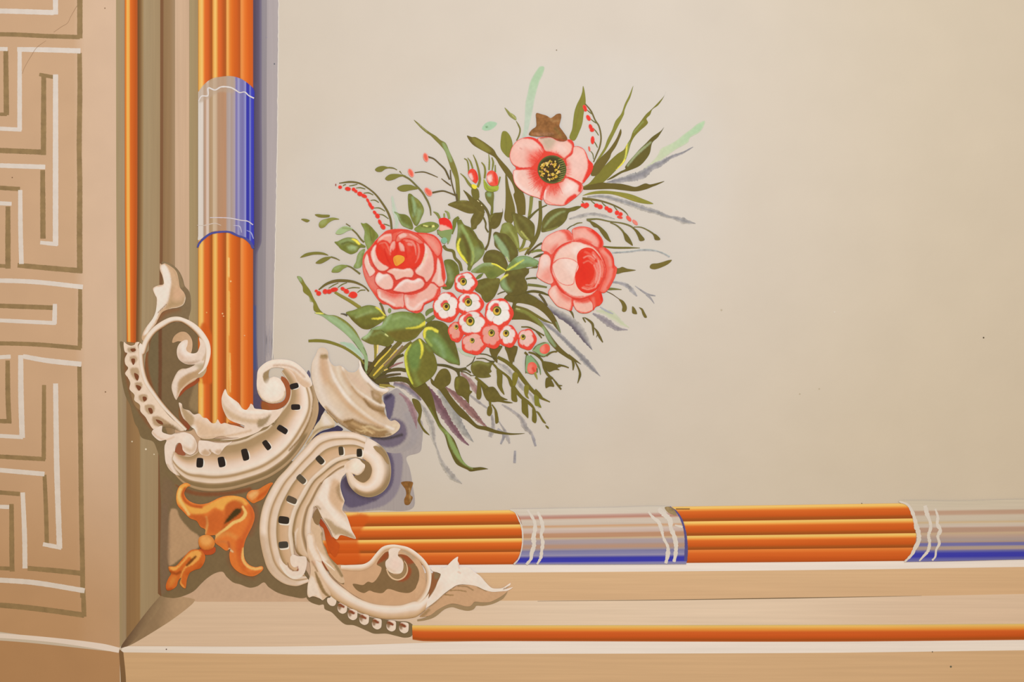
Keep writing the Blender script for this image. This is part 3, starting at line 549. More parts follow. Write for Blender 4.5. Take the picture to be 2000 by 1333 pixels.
# --- lower pierced scroll
t = thing('pierced_scroll', 'large cream scroll with grey slots curling down beside the orange bellflower', 'ornament', '590,1000')
O = cat_((B4, '700,1190 640,1215 540,1245 400,1218 280,1140 200,1040 160,930 128,800 105,650 105,500 130,350 170,230 235,100'), (B3, '-120,770 0,640 120,500 240,370 380,220 520,165 700,150 880,165 1060,235'))
I = cat_((B4, '560,1040 500,1010 460,960 480,900 500,850 505,700 495,600 520,450 560,330 640,180 740,10'), (B3, '150,1180 330,865 480,690 650,560 800,512 930,500 1000,520'))
I = cat_((B4, '600,1060 560,1000 530,930 515,850 505,700 495,600 520,450 560,330 640,180 740,10'), (B3, '480,690 650,560 800,512 900,497 985,520'))
pr = [(0, 'a08863'), (.03, 'dccab4'), (.12, 'e9dcce'), (.15, 'cdb192'), (.2, 'd6b898'), (.38, 'cfae8a'), (.46, 'b2966f'), (.50, 'a2865f'), (.53, 'e4d4c4'), (.66, 'e0ccb8'), (.71, 'c8aa86'), (.74, '9c7e58'), (.765, 'dcc8b0'), (.85, 'ecdfd4'), (.95, 'e2d0be'), (1, 'c6aa88')]
B4()
loft('channel', I, O, pr, t, h=3.2, arch=1.6, nv=44, strokes=[F('100,650 130,850 200,1040 330,1150 520,1230 560,1200 400,1130 280,1000 210,820 180,650', 'c4a580', 14, .6), F('560,330 740,10 780,80 620,300', 'e8dacc', 8, .3)])
O = cat_((B3, '1040,225 1190,310 1290,410 1345,540 1360,700 1325,850 1235,955 1090,1010 965,990 870,925 805,835 770,700'))
I = cat_((B3, '980,500 1040,540 1090,590 1110,660 1095,730 1060,785 1000,820 930,790 880,745 865,720 850,690 830,660'))
loft('volute_ring', I, O, [(0, 'cbaa84'), (.1, 'dfc8ae'), (.35, 'efe2d8'), (.58, 'e6d4c2'), (.68, 'bfa27e'), (.8, '9d8360'), (.96, '96815e'), (1, 'b8a484')], t, h=3.6, arch=1.8, nv=20, strokes=[F('1040,230 1190,310 1130,420 1000,380', 'e8dace', 14), F('1100,400 1300,560 1300,700 1180,850 1120,640', 'efe4d8', 20, .5), F('750,680 830,640 900,800 860,900', 'e4d2be', 14, .8)])
B3()
shape('volute_eye', '960,520 1010,530 1070,560 1110,640 1095,730 1060,785 1000,820 920,790 875,740 900,720 960,700', '8a7250', [], t, h=3.9)
shape('volute_bulb', '760,580 820,530 900,500 960,530 980,555 1020,590 1015,640 1000,670 960,710 920,725 880,715 850,700 860,740 830,760 780,700 750,640', 'e8dacb', [F('760,560 860,520 840,620 780,640', 'dfc6ac', 14), S('850,700 900,722 970,700 1015,640', 3, 'c8ac86', 3, .9), F('830,580 920,540 980,600 940,670 860,660', 'f0e8da', 16, .8)], t, h=4.2, dome=1.3)
shape('volute_rim', '1130,350 1180,345 1260,420 1310,500 1330,580 1300,560 1240,470 1160,400', 'a0865e', [], t, h=5.5, step=1.4)
for c, r, a, z, k in (((485, 223), (10, 5.8), 24, B4, '5c5040'), ((392, 462), (10.2, 6.8), 8, B4, '362e26'), ((388, 755), (9, 6.2), -4, B4, '46423a'), ((193, 775), (9.6, 5.8), 44, B3, '5c5242'), ((437, 525), (8.6, 5.6), 48, B3, '40382c'), ((710, 407), (4.6, 8.2), -4, B3, '4a4030'), ((948, 432), (5.2, 7.6), 0, B3, '2e281e')):
    z(); q = P(f'{c[0]},{c[1]}')[0]; aa = math.radians(a)
    dx, dy = (1.5, 3.0) if z is B4 else (2.4, 1.6)
    for nm, dx, dy, kk, hh in (('slot_rim', dx, dy, 'f0e6da', 4.85), ('slot', 0, 0, k, 5.0)):
        pts = [(q[0] + dx + r[0]*sx*math.cos(aa) - r[1]*sy*math.sin(aa), q[1] + dy + r[0]*sx*math.sin(aa) + r[1]*sy*math.cos(aa)) for sx, sy in ((-.8, -1), (.7, -1), (1, -.6), (1, .7), (.6, 1), (-.8, 1), (-1, .6), (-1, -.7))]
        ox = (OX, OY, SCL); Z(0, 0, 1); shape(nm, pts, kk, (), t, h=hh, step=1.4); Z(*ox)
B4()
shape('curl', '470,900 500,870 560,890 610,890 655,900 665,960 655,1030 630,1100 570,1155 500,1160 420,1110 360,1030 330,950 340,910 380,960 430,1000 440,960 460,1020 520,1060 550,1050 555,1020 510,1020 475,980', 'eadcd0', [S('440,940 450,1000 500,1050 555,1050', 5, '9a7650', 2.5), S('360,1000 430,1100 500,1140 600,1120', 4, 'f2e8de', 4, .8), F('520,1040 560,1010 560,1060', '9a4c30', 3)], t, h=5.0, dome=1.0, step=1.4)
# --- acanthus foliage between lower scroll and level reeds
t = thing('acanthus_leaf', 'tall cream acanthus leaf lapping over the start of the level reeds', 'ornament', '640,1030')
L1 = cat_((B4, '690,960 640,900 600,895 540,840 505,700 495,600 520,450 560,330 640,180 740,10'), (B3, '480,690 650,565 760,520 850,520'))
R1 = cat_((B4, '860,960 830,900 780,820 740,720 715,620 715,520 725,430 745,330 770,290 820,180 880,60'), (B3, '480,900 560,800 640,730 700,690 800,640'))
B4()
loft('leaf_stem', L1, R1, [(0, '9c8058'), (.08, 'a58a64'), (.16, 'd3b696'), (.36, 'dcc4a8'), (.44, 'e2cdb6'), (.5, 'b99c76'), (.56, '9a8060'), (.62, '9a8060'), (.68, 'd8c0a4'), (.85, 'eadccf'), (1, 'dfccb8')], t, h=2.8, arch=.8, nv=30,
     strokes=[S('560,560 530,620 520,700 530,800', (2, 5, 6, 3), 'e6d6c6', 3, .9), S('505,620 515,740 540,840 600,890', 4, '94784f', 3)])
B4()
_o = cat_((B3, '760,655 775,690 720,760 700,860 720,960 750,1040'), (B4, '1110,240 1085,340 1130,400 1165,490 1195,580 1245,682 1180,670 1120,650 1060,642 1020,690 975,660 945,590 905,520 850,440 820,380 790,320 765,300 740,330 760,220 820,100 880,-20'))
B4()
shape('leaf_blade', _o, 'e6d6c6',
      [F('900,-40 940,60 920,200 960,300 1060,420 1160,520 1200,600 1100,560 980,440 890,330 850,260 800,200 860,60', 'efe4da', 8, .9), F('930,120 980,-20 1060,20 1040,120 1100,240 1080,330 1120,420 1000,320 930,220', 'd2b08c', 10, .85), F('1010,80 1060,20 1070,180 1110,240 1090,250 1040,200', 'a1845c', 8, .8), S('1060,0 1070,140 1110,240', 1.6, 'e6dac6', 1.5),
       F('870,440 950,470 1000,520 1080,560 1160,600 1240,680 1120,650 1050,630 1000,640 940,560', 'b0966e', 6, .85), S('880,470 930,570 975,660 1020,690 1060,645', 2.4, 'e2ceb4', 2), S('740,320 790,300 820,330', 4, 'a28862', 4, .8)], t, h=4.2, dome=1.6, step=1.5)
shape('dark_hollow', '740,390 780,330 820,310 850,340 860,410 830,440 800,520 760,500 735,440', '8f7450', [], t, h=4.0)
shape('red_shade', '790,390 820,430 880,510 930,600 960,660 1000,700 1050,760 1000,900 940,840 890,700 860,560 820,520', 'a84c22', [G('800,400 1000,760', '9c4526', 'c4561c')], t, h=3.35)
shape('leaf_blade', '725,430 760,500 800,520 830,560 850,620 845,680 860,740 890,800 920,880 960,930 1010,980 1060,1035 1090,1110 1110,1200 1060,1210 960,1120 850,960 780,850 730,720 710,600', 'd6bb9c', [F('690,560 740,700 800,820 900,930 860,960 780,860 700,720', 'ece0d4', 8), S('850,620 870,740 920,870 1000,990 1080,1120', 6, '9d8560', 3.5), S('880,620 900,730 960,860 1040,960', 1.6, 'd8bc9c', 1.5)], t, h=3.8, dome=.8)
# --- lower right scroll with ring volute
t = thing('acanthus_scroll', 'cream acanthus scroll curling below the level reeds with a ball volute', 'ornament', '760,1150')
B5()
shape('inner_plate', cat_((B5, '480,350 560,340 760,370 900,300 1040,190 1140,140 1300,150 1460,250 1560,420 1600,560 1540,720 1400,830 1200,850 1000,840 850,790 700,710 520,570 400,440')), 'cfaa86', [], t, h=3.42)
shape('inner_shade', '990,330 1090,190 1140,180 1130,300 1180,440 1240,500 1350,420 1300,260 1240,220 1300,210 1400,240 1480,290 1470,340 1520,400 1530,500 1480,620 1400,685 1280,680 1130,640 1060,690 960,680 900,660 830,690 740,650 690,580 720,575 820,590 880,550 940,560 1000,500 1050,380', '856c4a',
      [F('990,330 1090,190 1140,180 1120,260 1060,300', '97502c', 5), F('1260,210 1400,230 1475,290 1440,320 1380,340 1420,400 1390,500 1320,545 1250,540 1340,480 1380,380 1340,280', '9c5230', 6)], t, h=3.6)
ring = cat_((B5, '545,375 700,380 830,370 920,320 1000,220 1080,140 1180,115 1280,125'), (B6, '230,150 330,215 420,300 480,400 495,510 470,640 400,760 290,860'))
ribbon('ring', ring, (9, 12, 13, 11, 9, 9, 8, 8, 9, 9, 9, 9, 9, 9, 9, 9), rev([(0, 'f2e6d8'), (.4, 'ecdcce'), (.7, 'dcc2a4'), (1, 'c8a480')]), t, h=3.9, arch=1.0, nv=8)
B6()
shape('ring_inside', '130,170 220,165 320,230 400,330 440,440 440,560 400,680 330,760 330,640 370,520 370,420 330,340 240,240', 'd2ae8a', [F('120,160 220,150 330,230 300,290 200,200', 'b9a488', 8, .9)], t, h=3.7)
B5()
shape('volute_ball', '1140,160 1200,120 1290,140 1260,180 1255,230 1310,290 1320,380 1290,440 1220,450 1150,430 1105,370 1100,300 1140,250', 'e9dbcf', [F('1110,380 1150,430 1230,450 1180,400', 'cfae92', 10, .8), S('1140,400 1200,440 1280,430', 3, 'f4ecd8', 3, .6), F('1180,280 1250,280 1280,340 1240,390 1180,370', 'e8cfc4', 20, .7)], t, h=4.3, dome=1.6)
ribbon('ball_rim', '1110,390 1140,460 1190,510 1260,525 1330,490 1368,420 1360,340 1330,290', (2, 3, 3.2, 3, 3, 2.6, 2, 1), 'd9bc98', t, h=4.1)
shape('ball_shade', '1150,440 1220,460 1290,445 1320,390 1325,320 1355,370 1350,440 1310,490 1240,510 1180,490', '9f845e', [], t, h=4.0)
A_ = cat_((B5, '150,250 220,430 310,590 450,750 640,860 850,950 1050,1005 1250,1010 1400,1000'), (B6, '340,980 450,900'))
B_ = cat_((B5, '290,270 360,400 460,530 600,640 760,750 950,820 1130,840 1300,835 1450,790'), (B6, '400,780 500,690'))
loft('rail', A_, B_, [(0, 'b4956e'), (.12, 'cdae88'), (.35, 'dec4aa'), (.5, 'e9dcd0'), (.75, 'efe6dd'), (.92, 'e6d6c6'), (1, 'c6a682')], t, h=4.2, arch=1.4, nv=12)
B5()
shape('stem_foot', '130,-40 210,-40 240,120 290,220 310,290 280,330 310,440 380,600 420,720 370,740 320,780 290,760 200,730 150,745 130,700 140,560 170,440 160,300 130,180', 'dcc2a6', [F('130,-40 190,-20 220,130 280,240 300,290 240,310 200,240 150,130', 'ecdfd2', 6), F('140,560 190,480 240,560 270,640 310,780 230,720 160,740 130,660', 'eaddcf', 6), S('230,430 280,560 340,680 410,740', (3, 7, 7, 4), '947a52', 3), S('190,300 260,420', 3, 'a88c68', 3), F('180,300 270,300 240,350', 'd8ac90', 10, .6)], t, h=4.9, dome=.8)
shape('red_shade', '310,290 370,330 420,400 390,420 340,360', '9a5434', [F('400,380 470,420 540,500 590,580 520,560 440,480 380,410', '8c7452', 4)], t, h=3.9, step=1.4)
shape('dark_shade', '380,400 440,380 500,390 550,480 585,580 520,560 440,490', '8c7452', [], t, h=3.85, step=1.4)
ribbon('white_tip', '320,280 390,340 470,410', (2, 3.4, 1), 'efe4d8', t, h=4.2)
t = thing('acanthus_leaf', 'cream leaf spreading over the level mouldings with a pale forked tip', 'ornament', '900,1150')
B6()
shape('leaf_underside', '380,980 480,880 580,780 700,690 800,620 900,590 1000,590 1150,620 1250,660 1460,665 1420,710 1340,760 1250,800 1150,805 1060,800 1010,850 950,855 870,835 780,822 700,845 600,900 500,970', 'cba783', [S('850,605 960,610 1040,655', 2.4, '977c58', 2), S('760,660 860,655 955,672', 2, '94784f', 1.6), S('690,710 790,718', 2.4, '94784f', 2), S('1100,620 1210,665', 2, '94784f', 2), S('820,610 700,690 580,800 500,860', 2, '8f7450', 3, .8), F('380,980 500,880 510,900 420,990', '9a8058', 5, .8)], t, h=3.0, dome=.6)
ribbon('leaf_shadow', '350,1030 450,1010 560,960 680,870 780,845 880,865 960,880 1030,870 1070,825 1160,825 1270,800 1370,750 1440,690 1455,668', (3, 5, 8, 8, 7, 6, 8, 9, 8, 7, 8, 9, 10, 4), 'a18a68', t, h=2.2, kind='paint')
shape('leaf_face', '515,390 540,370 600,362 700,375 740,330 790,280 830,250 855,240 850,290 870,330 865,365 980,372 1060,430 1130,480 1200,560 1270,625 1340,635 1410,625 1505,565 1500,590 1440,640 1535,618 1470,660 1400,668 1280,675 1180,650 1080,605 960,585 850,590 770,635 680,700 580,790 470,870 400,900 330,930 400,840 500,745 570,640 600,560 640,460 600,435 545,420', 'eee3da', [F('780,480 860,380 900,450 840,540 760,560', 'f4ebe2', 20, .6), S('860,300 870,380', 2, 'd9a888', 3, .6), F('560,640 620,560 660,640 540,760', 'e4d4c4', 14, .7), S('1420,640 1490,610', 2, '9a8060', 1.6), S('880,440 860,430', 3, 'd2a890', 4, .6)], t, h=4.0, dome=1.0, step=1.5)
shape('red_shade', '545,430 600,440 635,460 600,550 560,640 500,730 440,790 490,680 520,560', '92603c', [F('560,430 630,450 620,500 570,520', '857050', 5)], t, h=3.3)
TONE = (1, 1, 1)
# bead row
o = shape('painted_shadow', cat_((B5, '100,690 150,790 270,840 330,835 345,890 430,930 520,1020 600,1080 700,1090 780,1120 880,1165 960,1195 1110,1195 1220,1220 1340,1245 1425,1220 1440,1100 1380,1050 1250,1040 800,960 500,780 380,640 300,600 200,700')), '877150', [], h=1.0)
tag(o, 'olive brown scalloped painted shadow under the bead row', 'painted shadow')
TONE = (1.15, 1.06, 1.0)
t = thing('bead_row', 'row of seven small cream beads leading to the level orange rod', 'ornament', '740,1230')
B5()
for c, br in (((435, 785), 0), ((562, 885), 1), ((690, 965), 1), ((833, 1025), 1), ((990, 1080), 1), ((1168, 1105), 1), ((1325, 1128), 1)):
    x, y = c; st = [] if not br else [S(f'{x-80},{y-50} {x-30},{y-45} {x+15},{y-25}', (5, 7, 5), '8a4a2c', 2.5)]
    b = shape('bead', f'{x-60},{y-20} {x-40},{y-70} {x+10},{y-75} {x+55},{y-60} {x+60},{y-10} {x+50},{y+40} {x+5},{y+62} {x-45},{y+35}' if br else f'{x-10},{y-85} {x+40},{y-50} {x+55},{y+10} {x+30},{y+62} {x-20},{y+60} {x-58},{y+15} {x-55},{y-30} {x-20},{y-40}', 'ecdfd2', st + ([F(f'{x-60},{y-10} {x-60},{y-60} {x-10},{y-20} {x-30},{y+20}', '8a6a48', 5, .85)] if br else []), t, h=3.0, dome=1.2, step=1.2)
TONE = (1.04, 1.0, 1.03)
# ---------- shell vase ----------
B2()
t = thing('shell_vase', 'pale fluted shell vase tipped on its side holding the bouquet', 'vase', '680,790')
shape('vase_body', '200,130 260,118 308,165 315,230 335,290 385,335 450,330 495,355 545,400 610,410 650,390 680,340 672,275 690,270 715,360 770,440 830,520 900,580 960,605 1010,590 1035,610 1010,645 955,680 945,730 985,800 975,870 1000,930 1050,985 1100,975 1160,1030 1145,1090 1060,1155 960,1180 820,1172 720,1145 620,1120 500,1050 400,975 290,865 200,750 150,620 112,450 120,300 165,200', 'dfc8aa',
      [F('120,300 200,160 240,200 220,400 260,600 380,780 470,900 440,960 300,860 180,700', 'efe3d2', 24, .8), S('310,260 350,400 430,560 560,740 740,900 900,1010 1080,1080', (4, 6, 7, 8, 7, 6, 5), 'f3e9d8', 5), S('240,220 260,400 340,560 480,740 620,860 760,960 960,1060', 9, 'cfa878', 12, .8), S('480,350 540,480 640,610 760,700 900,780 980,810', (3, 5, 5, 5, 4), 'f0e4d0', 4), S('500,420 600,600 720,720 860,830 980,930', 8, 'cfab80', 12, .8),
       S('420,350 450,480 560,660', 6, 'ecdfc6', 10, .8), F('480,990 600,960 700,1000 860,1040 1000,1090 1050,1140 900,1175 700,1140 560,1080', '9a7644', 8, .9), S('700,1070 800,1050 900,1090 1020,1080', (2, 5, 4, 2), 'e0c898', 5, .8), S('600,1010 700,1060 850,1120', 5, 'cfac78', 6, .8), F('820,620 950,680 940,780 860,720', 'aa8a58', 8, .9), F('730,720 860,800 980,830 990,930 900,880 790,820', '9c7a4a', 8, .85), S('680,300 720,420 800,520 900,600 1010,625', (7, 9, 8, 7, 5), 'f4ebde', 5), S('780,540 860,620 950,660', 3, 'b49468', 4, .7),
       F('220,210 300,200 300,250 230,250', '9d8455', 5), F('220,260 300,260 330,420 280,560 220,420', 'd9b590', 18, .8), S('280,820 400,940 500,1010', 4, 'b6925e', 5, .8), F('560,430 680,480 800,620 900,700 760,640 620,540', 'dfc2a6', 12, .7), F('600,700 760,850 900,930 800,930 640,820', 'e0c49c', 18, .5), S('1080,1040 1140,1040 1120,1100 1000,1150', 4, 'ecdcb8', 6, .7), S('500,1000 560,985 600,970', 3, '8f6c3c', 3, .8), S('640,1090 700,1110 760,1090 830,1130', 3, 'dcc08c', 3, .8), S('720,1050 770,1090 740,1120', 3, 'e0c490', 3, .7), S('560,1060 640,1100 740,1150 900,1170 1050,1140', 4, '8d6c3e', 4, .7), S('300,860 400,960 500,1045 620,1115', 4, '96754a', 4, .8), S('735,725 790,800 860,850 960,870', 4, '8f6f42', 3, .7), S('830,640 850,720 930,770', 5, '96784a', 4, .7), F('300,560 420,660 520,800 440,860 340,760', 'e8d2b4', 20, .6), S('590,580 650,660 740,740', 3, 'b08c5c', 4, .6), S('390,560 480,720 600,850', 5, 'd9b288', 10, .5), S('470,890 430,860', 4, 'e6d8bc', 6, .6)], t, h=4.6, dome=4.0, step=1.6)
o2 = shape('mouth', '690,275 740,260 790,280 850,300 870,400 960,430 1010,500 1040,560 1000,590 930,575 850,525 760,430 715,350', '5c4e30', [F('690,280 760,270 800,310 740,330', '7c6048', 6)], t, h=1.22)
B1()
shape('shell_foot', '1200,1120 1230,1030 1290,960 1330,870 1370,840 1440,890 1500,980 1480,1030 1380,1045 1290,1090 1220,1160 1150,1240 1100,1290 1140,1200', 'dfcba8', [F('1330,860 1400,900 1440,990 1350,1000', 'efe5d6', 14), S('1130,1240 1230,1100 1330,1040 1480,1020', 4, 'a88a58', 5, .8)], t, h=4.2, dome=.8)
ribbon('foot_line', '1370,770 1420,850 1500,930 1533,970', (2, 4, 5, 3), 'b3925f', t, h=4.4)
TONE = (1.06, 1.04, 1.0)
# ---------- orange bellflower pendant ----------
A6()
t = thing('bellflower_pendant', 'orange bellflower pendant with ball and drop in the corner below the scrolls', 'ornament', '410,1060')
shape('bell', '335,72 380,88 385,105 355,115 330,150 322,185 345,235 400,275 480,295 560,285 620,260 680,230 760,208 860,208 950,235 1000,290 1040,350 1055,430 1030,520 990,600 955,680 940,760 950,860 990,920 1060,950 1130,940 1145,965 1110,1010 1040,1045 960,1035 870,990 810,920 790,820 800,760 760,780 700,740 640,690 645,620 600,620 540,610 540,560 490,530 450,470 380,440 310,370 250,300 238,200 270,110', 'e8803a',
      [F('270,110 330,80 375,90 320,130 290,200 330,280 420,320 500,330 620,270 760,215 900,215 980,290 940,310 840,260 760,300 720,360 640,330 560,380 420,400 330,340 250,280 240,200', 'f6b658', 6, .9), S('330,130 305,190 330,260 400,310 500,325', 5, 'c45c28', 5, .9), S('280,140 265,220 320,320 370,400', 5, 'fbcf80', 4, .9),
       F('760,300 840,250 920,270 960,330 960,400 900,460 800,500 740,600 640,620 700,560 740,420', 'c5602a', 8, .8), F('860,340 915,345 910,380 850,430 780,480 730,500 800,400', '4e3c1c', 5), S('930,320 960,390 920,450 830,490 770,540 700,590 640,640', (4, 7, 6, 6, 5, 5), 'f9cc7c', 3), S('1010,330 1030,430 980,560 920,700 900,830 950,950', 8, 'cf5e2c', 12, .8), F('870,640 940,680 930,780 900,860 860,760', 'd8602c', 10, .7), S('940,760 930,860 980,940 1060,970 1120,960', 5, 'f8c274', 4), S('880,800 900,920 1000,1020 1100,1000', 5, 'd66e30', 8, .8),
       F('560,440 640,360 720,380 740,480 700,560 620,600 560,560', 'd2682e', 12, .8), S('550,430 560,500 540,600', (4, 5, 4), 'e8a860', 4), F('380,420 480,400 560,440 540,540 480,520 430,460', 'c9622c', 10, .8), S('660,640 760,600 860,640', 8, 'ea9c50', 10, .7), S('660,690 760,690 830,790', (3, 6, 5), 'd88044', 6, .8), S('780,690 800,780', 4, 'c05a30', 4, .7), S('790,760 825,790', 3, 'f2d0a0', 3)], t, h=3.2, dome=3.5, step=1.4)
shape('bud', '970,230 980,180 1020,150 1090,140 1150,105 1220,70 1245,75 1215,120 1180,190 1140,240 1080,270 1040,285 1000,260', 'e07c36', [F('985,200 1040,160 1090,160 1080,200 1020,240', 'f4bc78', 10, .9), F('1080,250 1160,200 1210,120 1230,80 1170,150 1100,200', 'cc5c22', 6, .8), S('1030,240 1080,190', 4, 'f0a860', 4, .7)], t, h=3.2, dome=2.0, step=1.3)
shape('ball', '470,690 480,640 530,615 590,620 630,660 640,710 610,760 540,775 490,750', 'e0883e', [F('490,640 560,625 610,670 580,720 510,710', 'f4ae62', 10), S('480,740 540,778 610,760', 4, 'b85024', 6, .8)], t, h=4.6, dome=2.6, step=1.3)
shape('ball_seat', '480,760 560,775 640,740 645,790 600,820 520,815', 'c4562a', [], t, h=3.6, step=1.3)
shape('drop', '160,945 230,940 280,890 340,820 390,775 450,765 510,780 540,840 530,900 490,960 430,980 380,1010 350,1080 335,1170 310,1165 275,1120 290,1060 260,1090 240,1150 180,1190 140,1190 130,1140 160,1060 185,1020 165,985', 'd9702e', [F('165,950 240,945 300,890 380,800 450,775 500,800 480,860 420,920 340,960 300,1030 290,1110 330,1165 290,1140 280,1060 320,960 400,880 380,840 300,920 230,985 180,975', 'f8b45c', 4, .9), S('350,930 400,880 440,840', (4, 6, 4), '7e4a20', 4), S('180,1000 240,1020 280,1000', 5, '9e4a1c', 5, .8), F('170,1100 200,1050 240,1050 220,1110 170,1150', 'e08a3e', 10), S('360,1020 430,990 500,930', 7, 'c4581e', 10, .8), S('140,1190 190,1180', 5, 'b84e24', 6, .8)], t, h=3.4, dome=2.6, step=1.3)
TONE = (1, 1, 1)
# brown bare patches where the paint has gone
B3()
o = shape('bare_patch', '1490,818 1640,815 1625,900 1610,980 1640,1010 1625,1060 1590,1110 1540,1105 1530,1040 1555,980 1545,910', '8f6232', [S('1600,900 1610,1060', 3, 'c0a06a', 3, .5)], h=1.6, kind='worn', step=1.4)
tag(o, 'small brown bare patch at the edge of the violet shadow', 'bare patch')
# ---------- the bouquet ----------
C1 = lambda: Z(960, 120, 8.333)
C2 = lambda: Z(970, 240, 7.405)
C3 = lambda: Z(1120, 150, 7.014)
C4 = lambda: Z(1120, 320, 7.404)
C5 = lambda: Z(800, 220, 7.405)
C6 = lambda: Z(570, 300, 7.404)
C7 = lambda: Z(570, 460, 8.333)
D1 = lambda: Z(690, 430, 7.015)
D2 = lambda: Z(760, 370, 7.842)
D3 = lambda: Z(920, 370, 5.795)
D4 = lambda: Z(1040, 430, 7.017)
D5 = lambda: Z(840, 520, 7.406)
D6 = lambda: Z(900, 560, 7.405)
D7 = lambda: Z(590, 570, 8.333)
E1 = lambda: Z(690, 580, 6.664)
E2 = lambda: Z(1100, 480, 6.665)
E3 = lambda: Z(1000, 560, 6.665)
E4 = lambda: Z(840, 670, 7.017)
E5 = lambda: Z(760, 720, 5.554)
ZF = dict(C1=C1, C2=C2, C3=C3, C4=C4, C5=C5, C6=C6, C7=C7, D1=D1, D2=D2, D3=D3, D4=D4, D5=D5, D6=D6, D7=D7, E1=E1, E2=E2, E3=E3, E4=E4, E5=E5)
def m(t):
    """points from several study crops: 'C3: x,y x,y C4: x,y'"""
    out = []; 
    for w in t.split():
        if w.endswith(':'): ZF[w[:-1]](); continue
        out.append(P(w)[0])
    return np.array(out)
GR, DG, LG, BG_, YL, ST = '76702f', '615528', '7f8c4c', '93ad88', 'e4d85a', '6a5f36'
# soft grey, violet and green strokes of paint behind the flowers
layer(.5)
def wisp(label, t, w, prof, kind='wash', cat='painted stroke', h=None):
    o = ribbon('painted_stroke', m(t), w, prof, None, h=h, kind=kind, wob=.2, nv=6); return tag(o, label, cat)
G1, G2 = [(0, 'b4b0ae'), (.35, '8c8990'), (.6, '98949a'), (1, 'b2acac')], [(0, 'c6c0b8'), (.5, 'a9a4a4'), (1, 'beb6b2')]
o = shape('painted_stroke', m('C1: 790,80 860,90 840,200 780,330 725,520 690,680 660,850 625,1000 590,1150 560,1230 500,1235 525,1100 540,900 552,680 590,500 625,340 680,230 730,150'), 'bccdac', [G('700,150 640,1200', 'b4caa2', 'c6cdb8'), R(1.2, 'd2d0ba', 3, .7)], kind='paint')
tag(o, 'pale mint upright stroke above the open pink flower', 'painted stroke')
o = shape('painted_stroke', m('C5: 1045,235 1085,165 1150,130 1210,130 1265,155 1235,205 1170,250 1090,262'), 'aecba6', [F('1090,200 1130,195 1140,215 1110,225', '7fa274', 3), R(.8, 'c6d2b8', 2.5, .6)])
tag(o, 'small pale mint oval dab above the rosebuds', 'painted stroke')
o = shape('painted_stroke', m('C3: 1800,605 1700,645 1600,725 1510,790 1400,880 1280,945 1200,985 1150,1080 1060,1180 970,1250 1120,1200 1260,1100 1400,1000 1570,900 1600,835 1720,765 1780,690'), 'c0cda4', [G('1000,1240 1780,620', 'cfd0ac', 'b6cfa4'), R(1.4, 'd4cfb4', 4, .7)])
tag(o, 'broad pale mint stroke pointing up beside the grass fan', 'painted stroke')
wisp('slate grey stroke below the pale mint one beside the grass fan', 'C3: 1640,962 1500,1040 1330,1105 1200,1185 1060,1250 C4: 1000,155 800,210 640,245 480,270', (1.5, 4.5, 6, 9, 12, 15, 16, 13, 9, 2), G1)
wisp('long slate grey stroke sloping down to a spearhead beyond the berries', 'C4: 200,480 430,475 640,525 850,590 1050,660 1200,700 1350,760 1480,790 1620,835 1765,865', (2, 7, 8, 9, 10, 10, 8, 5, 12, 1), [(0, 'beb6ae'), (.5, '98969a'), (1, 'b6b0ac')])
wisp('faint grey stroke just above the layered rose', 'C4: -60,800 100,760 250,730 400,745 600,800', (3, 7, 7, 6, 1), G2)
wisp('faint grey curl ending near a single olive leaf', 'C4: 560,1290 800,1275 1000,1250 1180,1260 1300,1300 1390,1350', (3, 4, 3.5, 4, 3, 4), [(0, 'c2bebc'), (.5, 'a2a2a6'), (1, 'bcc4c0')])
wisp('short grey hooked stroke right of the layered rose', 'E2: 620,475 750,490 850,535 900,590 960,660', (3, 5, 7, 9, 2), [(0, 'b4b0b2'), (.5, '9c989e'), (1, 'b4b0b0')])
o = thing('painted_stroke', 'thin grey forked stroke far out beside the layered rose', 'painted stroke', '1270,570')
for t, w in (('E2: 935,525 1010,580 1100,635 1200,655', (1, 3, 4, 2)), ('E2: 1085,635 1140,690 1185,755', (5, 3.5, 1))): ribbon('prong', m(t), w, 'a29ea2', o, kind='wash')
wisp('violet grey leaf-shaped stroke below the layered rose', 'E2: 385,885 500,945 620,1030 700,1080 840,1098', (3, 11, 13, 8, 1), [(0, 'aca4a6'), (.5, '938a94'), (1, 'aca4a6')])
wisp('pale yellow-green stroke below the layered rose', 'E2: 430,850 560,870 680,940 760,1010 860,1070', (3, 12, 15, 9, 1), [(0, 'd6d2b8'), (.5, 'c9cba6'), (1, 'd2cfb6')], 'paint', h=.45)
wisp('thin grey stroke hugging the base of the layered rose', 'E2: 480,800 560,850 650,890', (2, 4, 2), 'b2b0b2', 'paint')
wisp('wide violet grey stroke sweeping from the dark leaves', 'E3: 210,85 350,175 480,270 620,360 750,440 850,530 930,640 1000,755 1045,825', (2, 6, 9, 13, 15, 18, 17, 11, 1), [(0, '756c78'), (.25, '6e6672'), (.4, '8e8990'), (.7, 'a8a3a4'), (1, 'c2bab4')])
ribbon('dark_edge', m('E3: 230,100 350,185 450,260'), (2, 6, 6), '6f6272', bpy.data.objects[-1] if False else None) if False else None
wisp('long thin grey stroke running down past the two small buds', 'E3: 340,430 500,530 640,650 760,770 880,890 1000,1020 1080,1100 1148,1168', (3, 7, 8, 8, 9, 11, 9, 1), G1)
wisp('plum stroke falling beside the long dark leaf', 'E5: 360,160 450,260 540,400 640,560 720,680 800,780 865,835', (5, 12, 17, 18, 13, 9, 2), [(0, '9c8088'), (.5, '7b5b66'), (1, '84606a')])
wisp('grey stroke beside the plum one under the leaves', 'E5: 530,235 620,380 720,540 800,670 915,800', (6, 13, 18, 14, 1), [(0, 'c0bab6'), (.5, 'a6a4a2'), (1, '9a979a')])
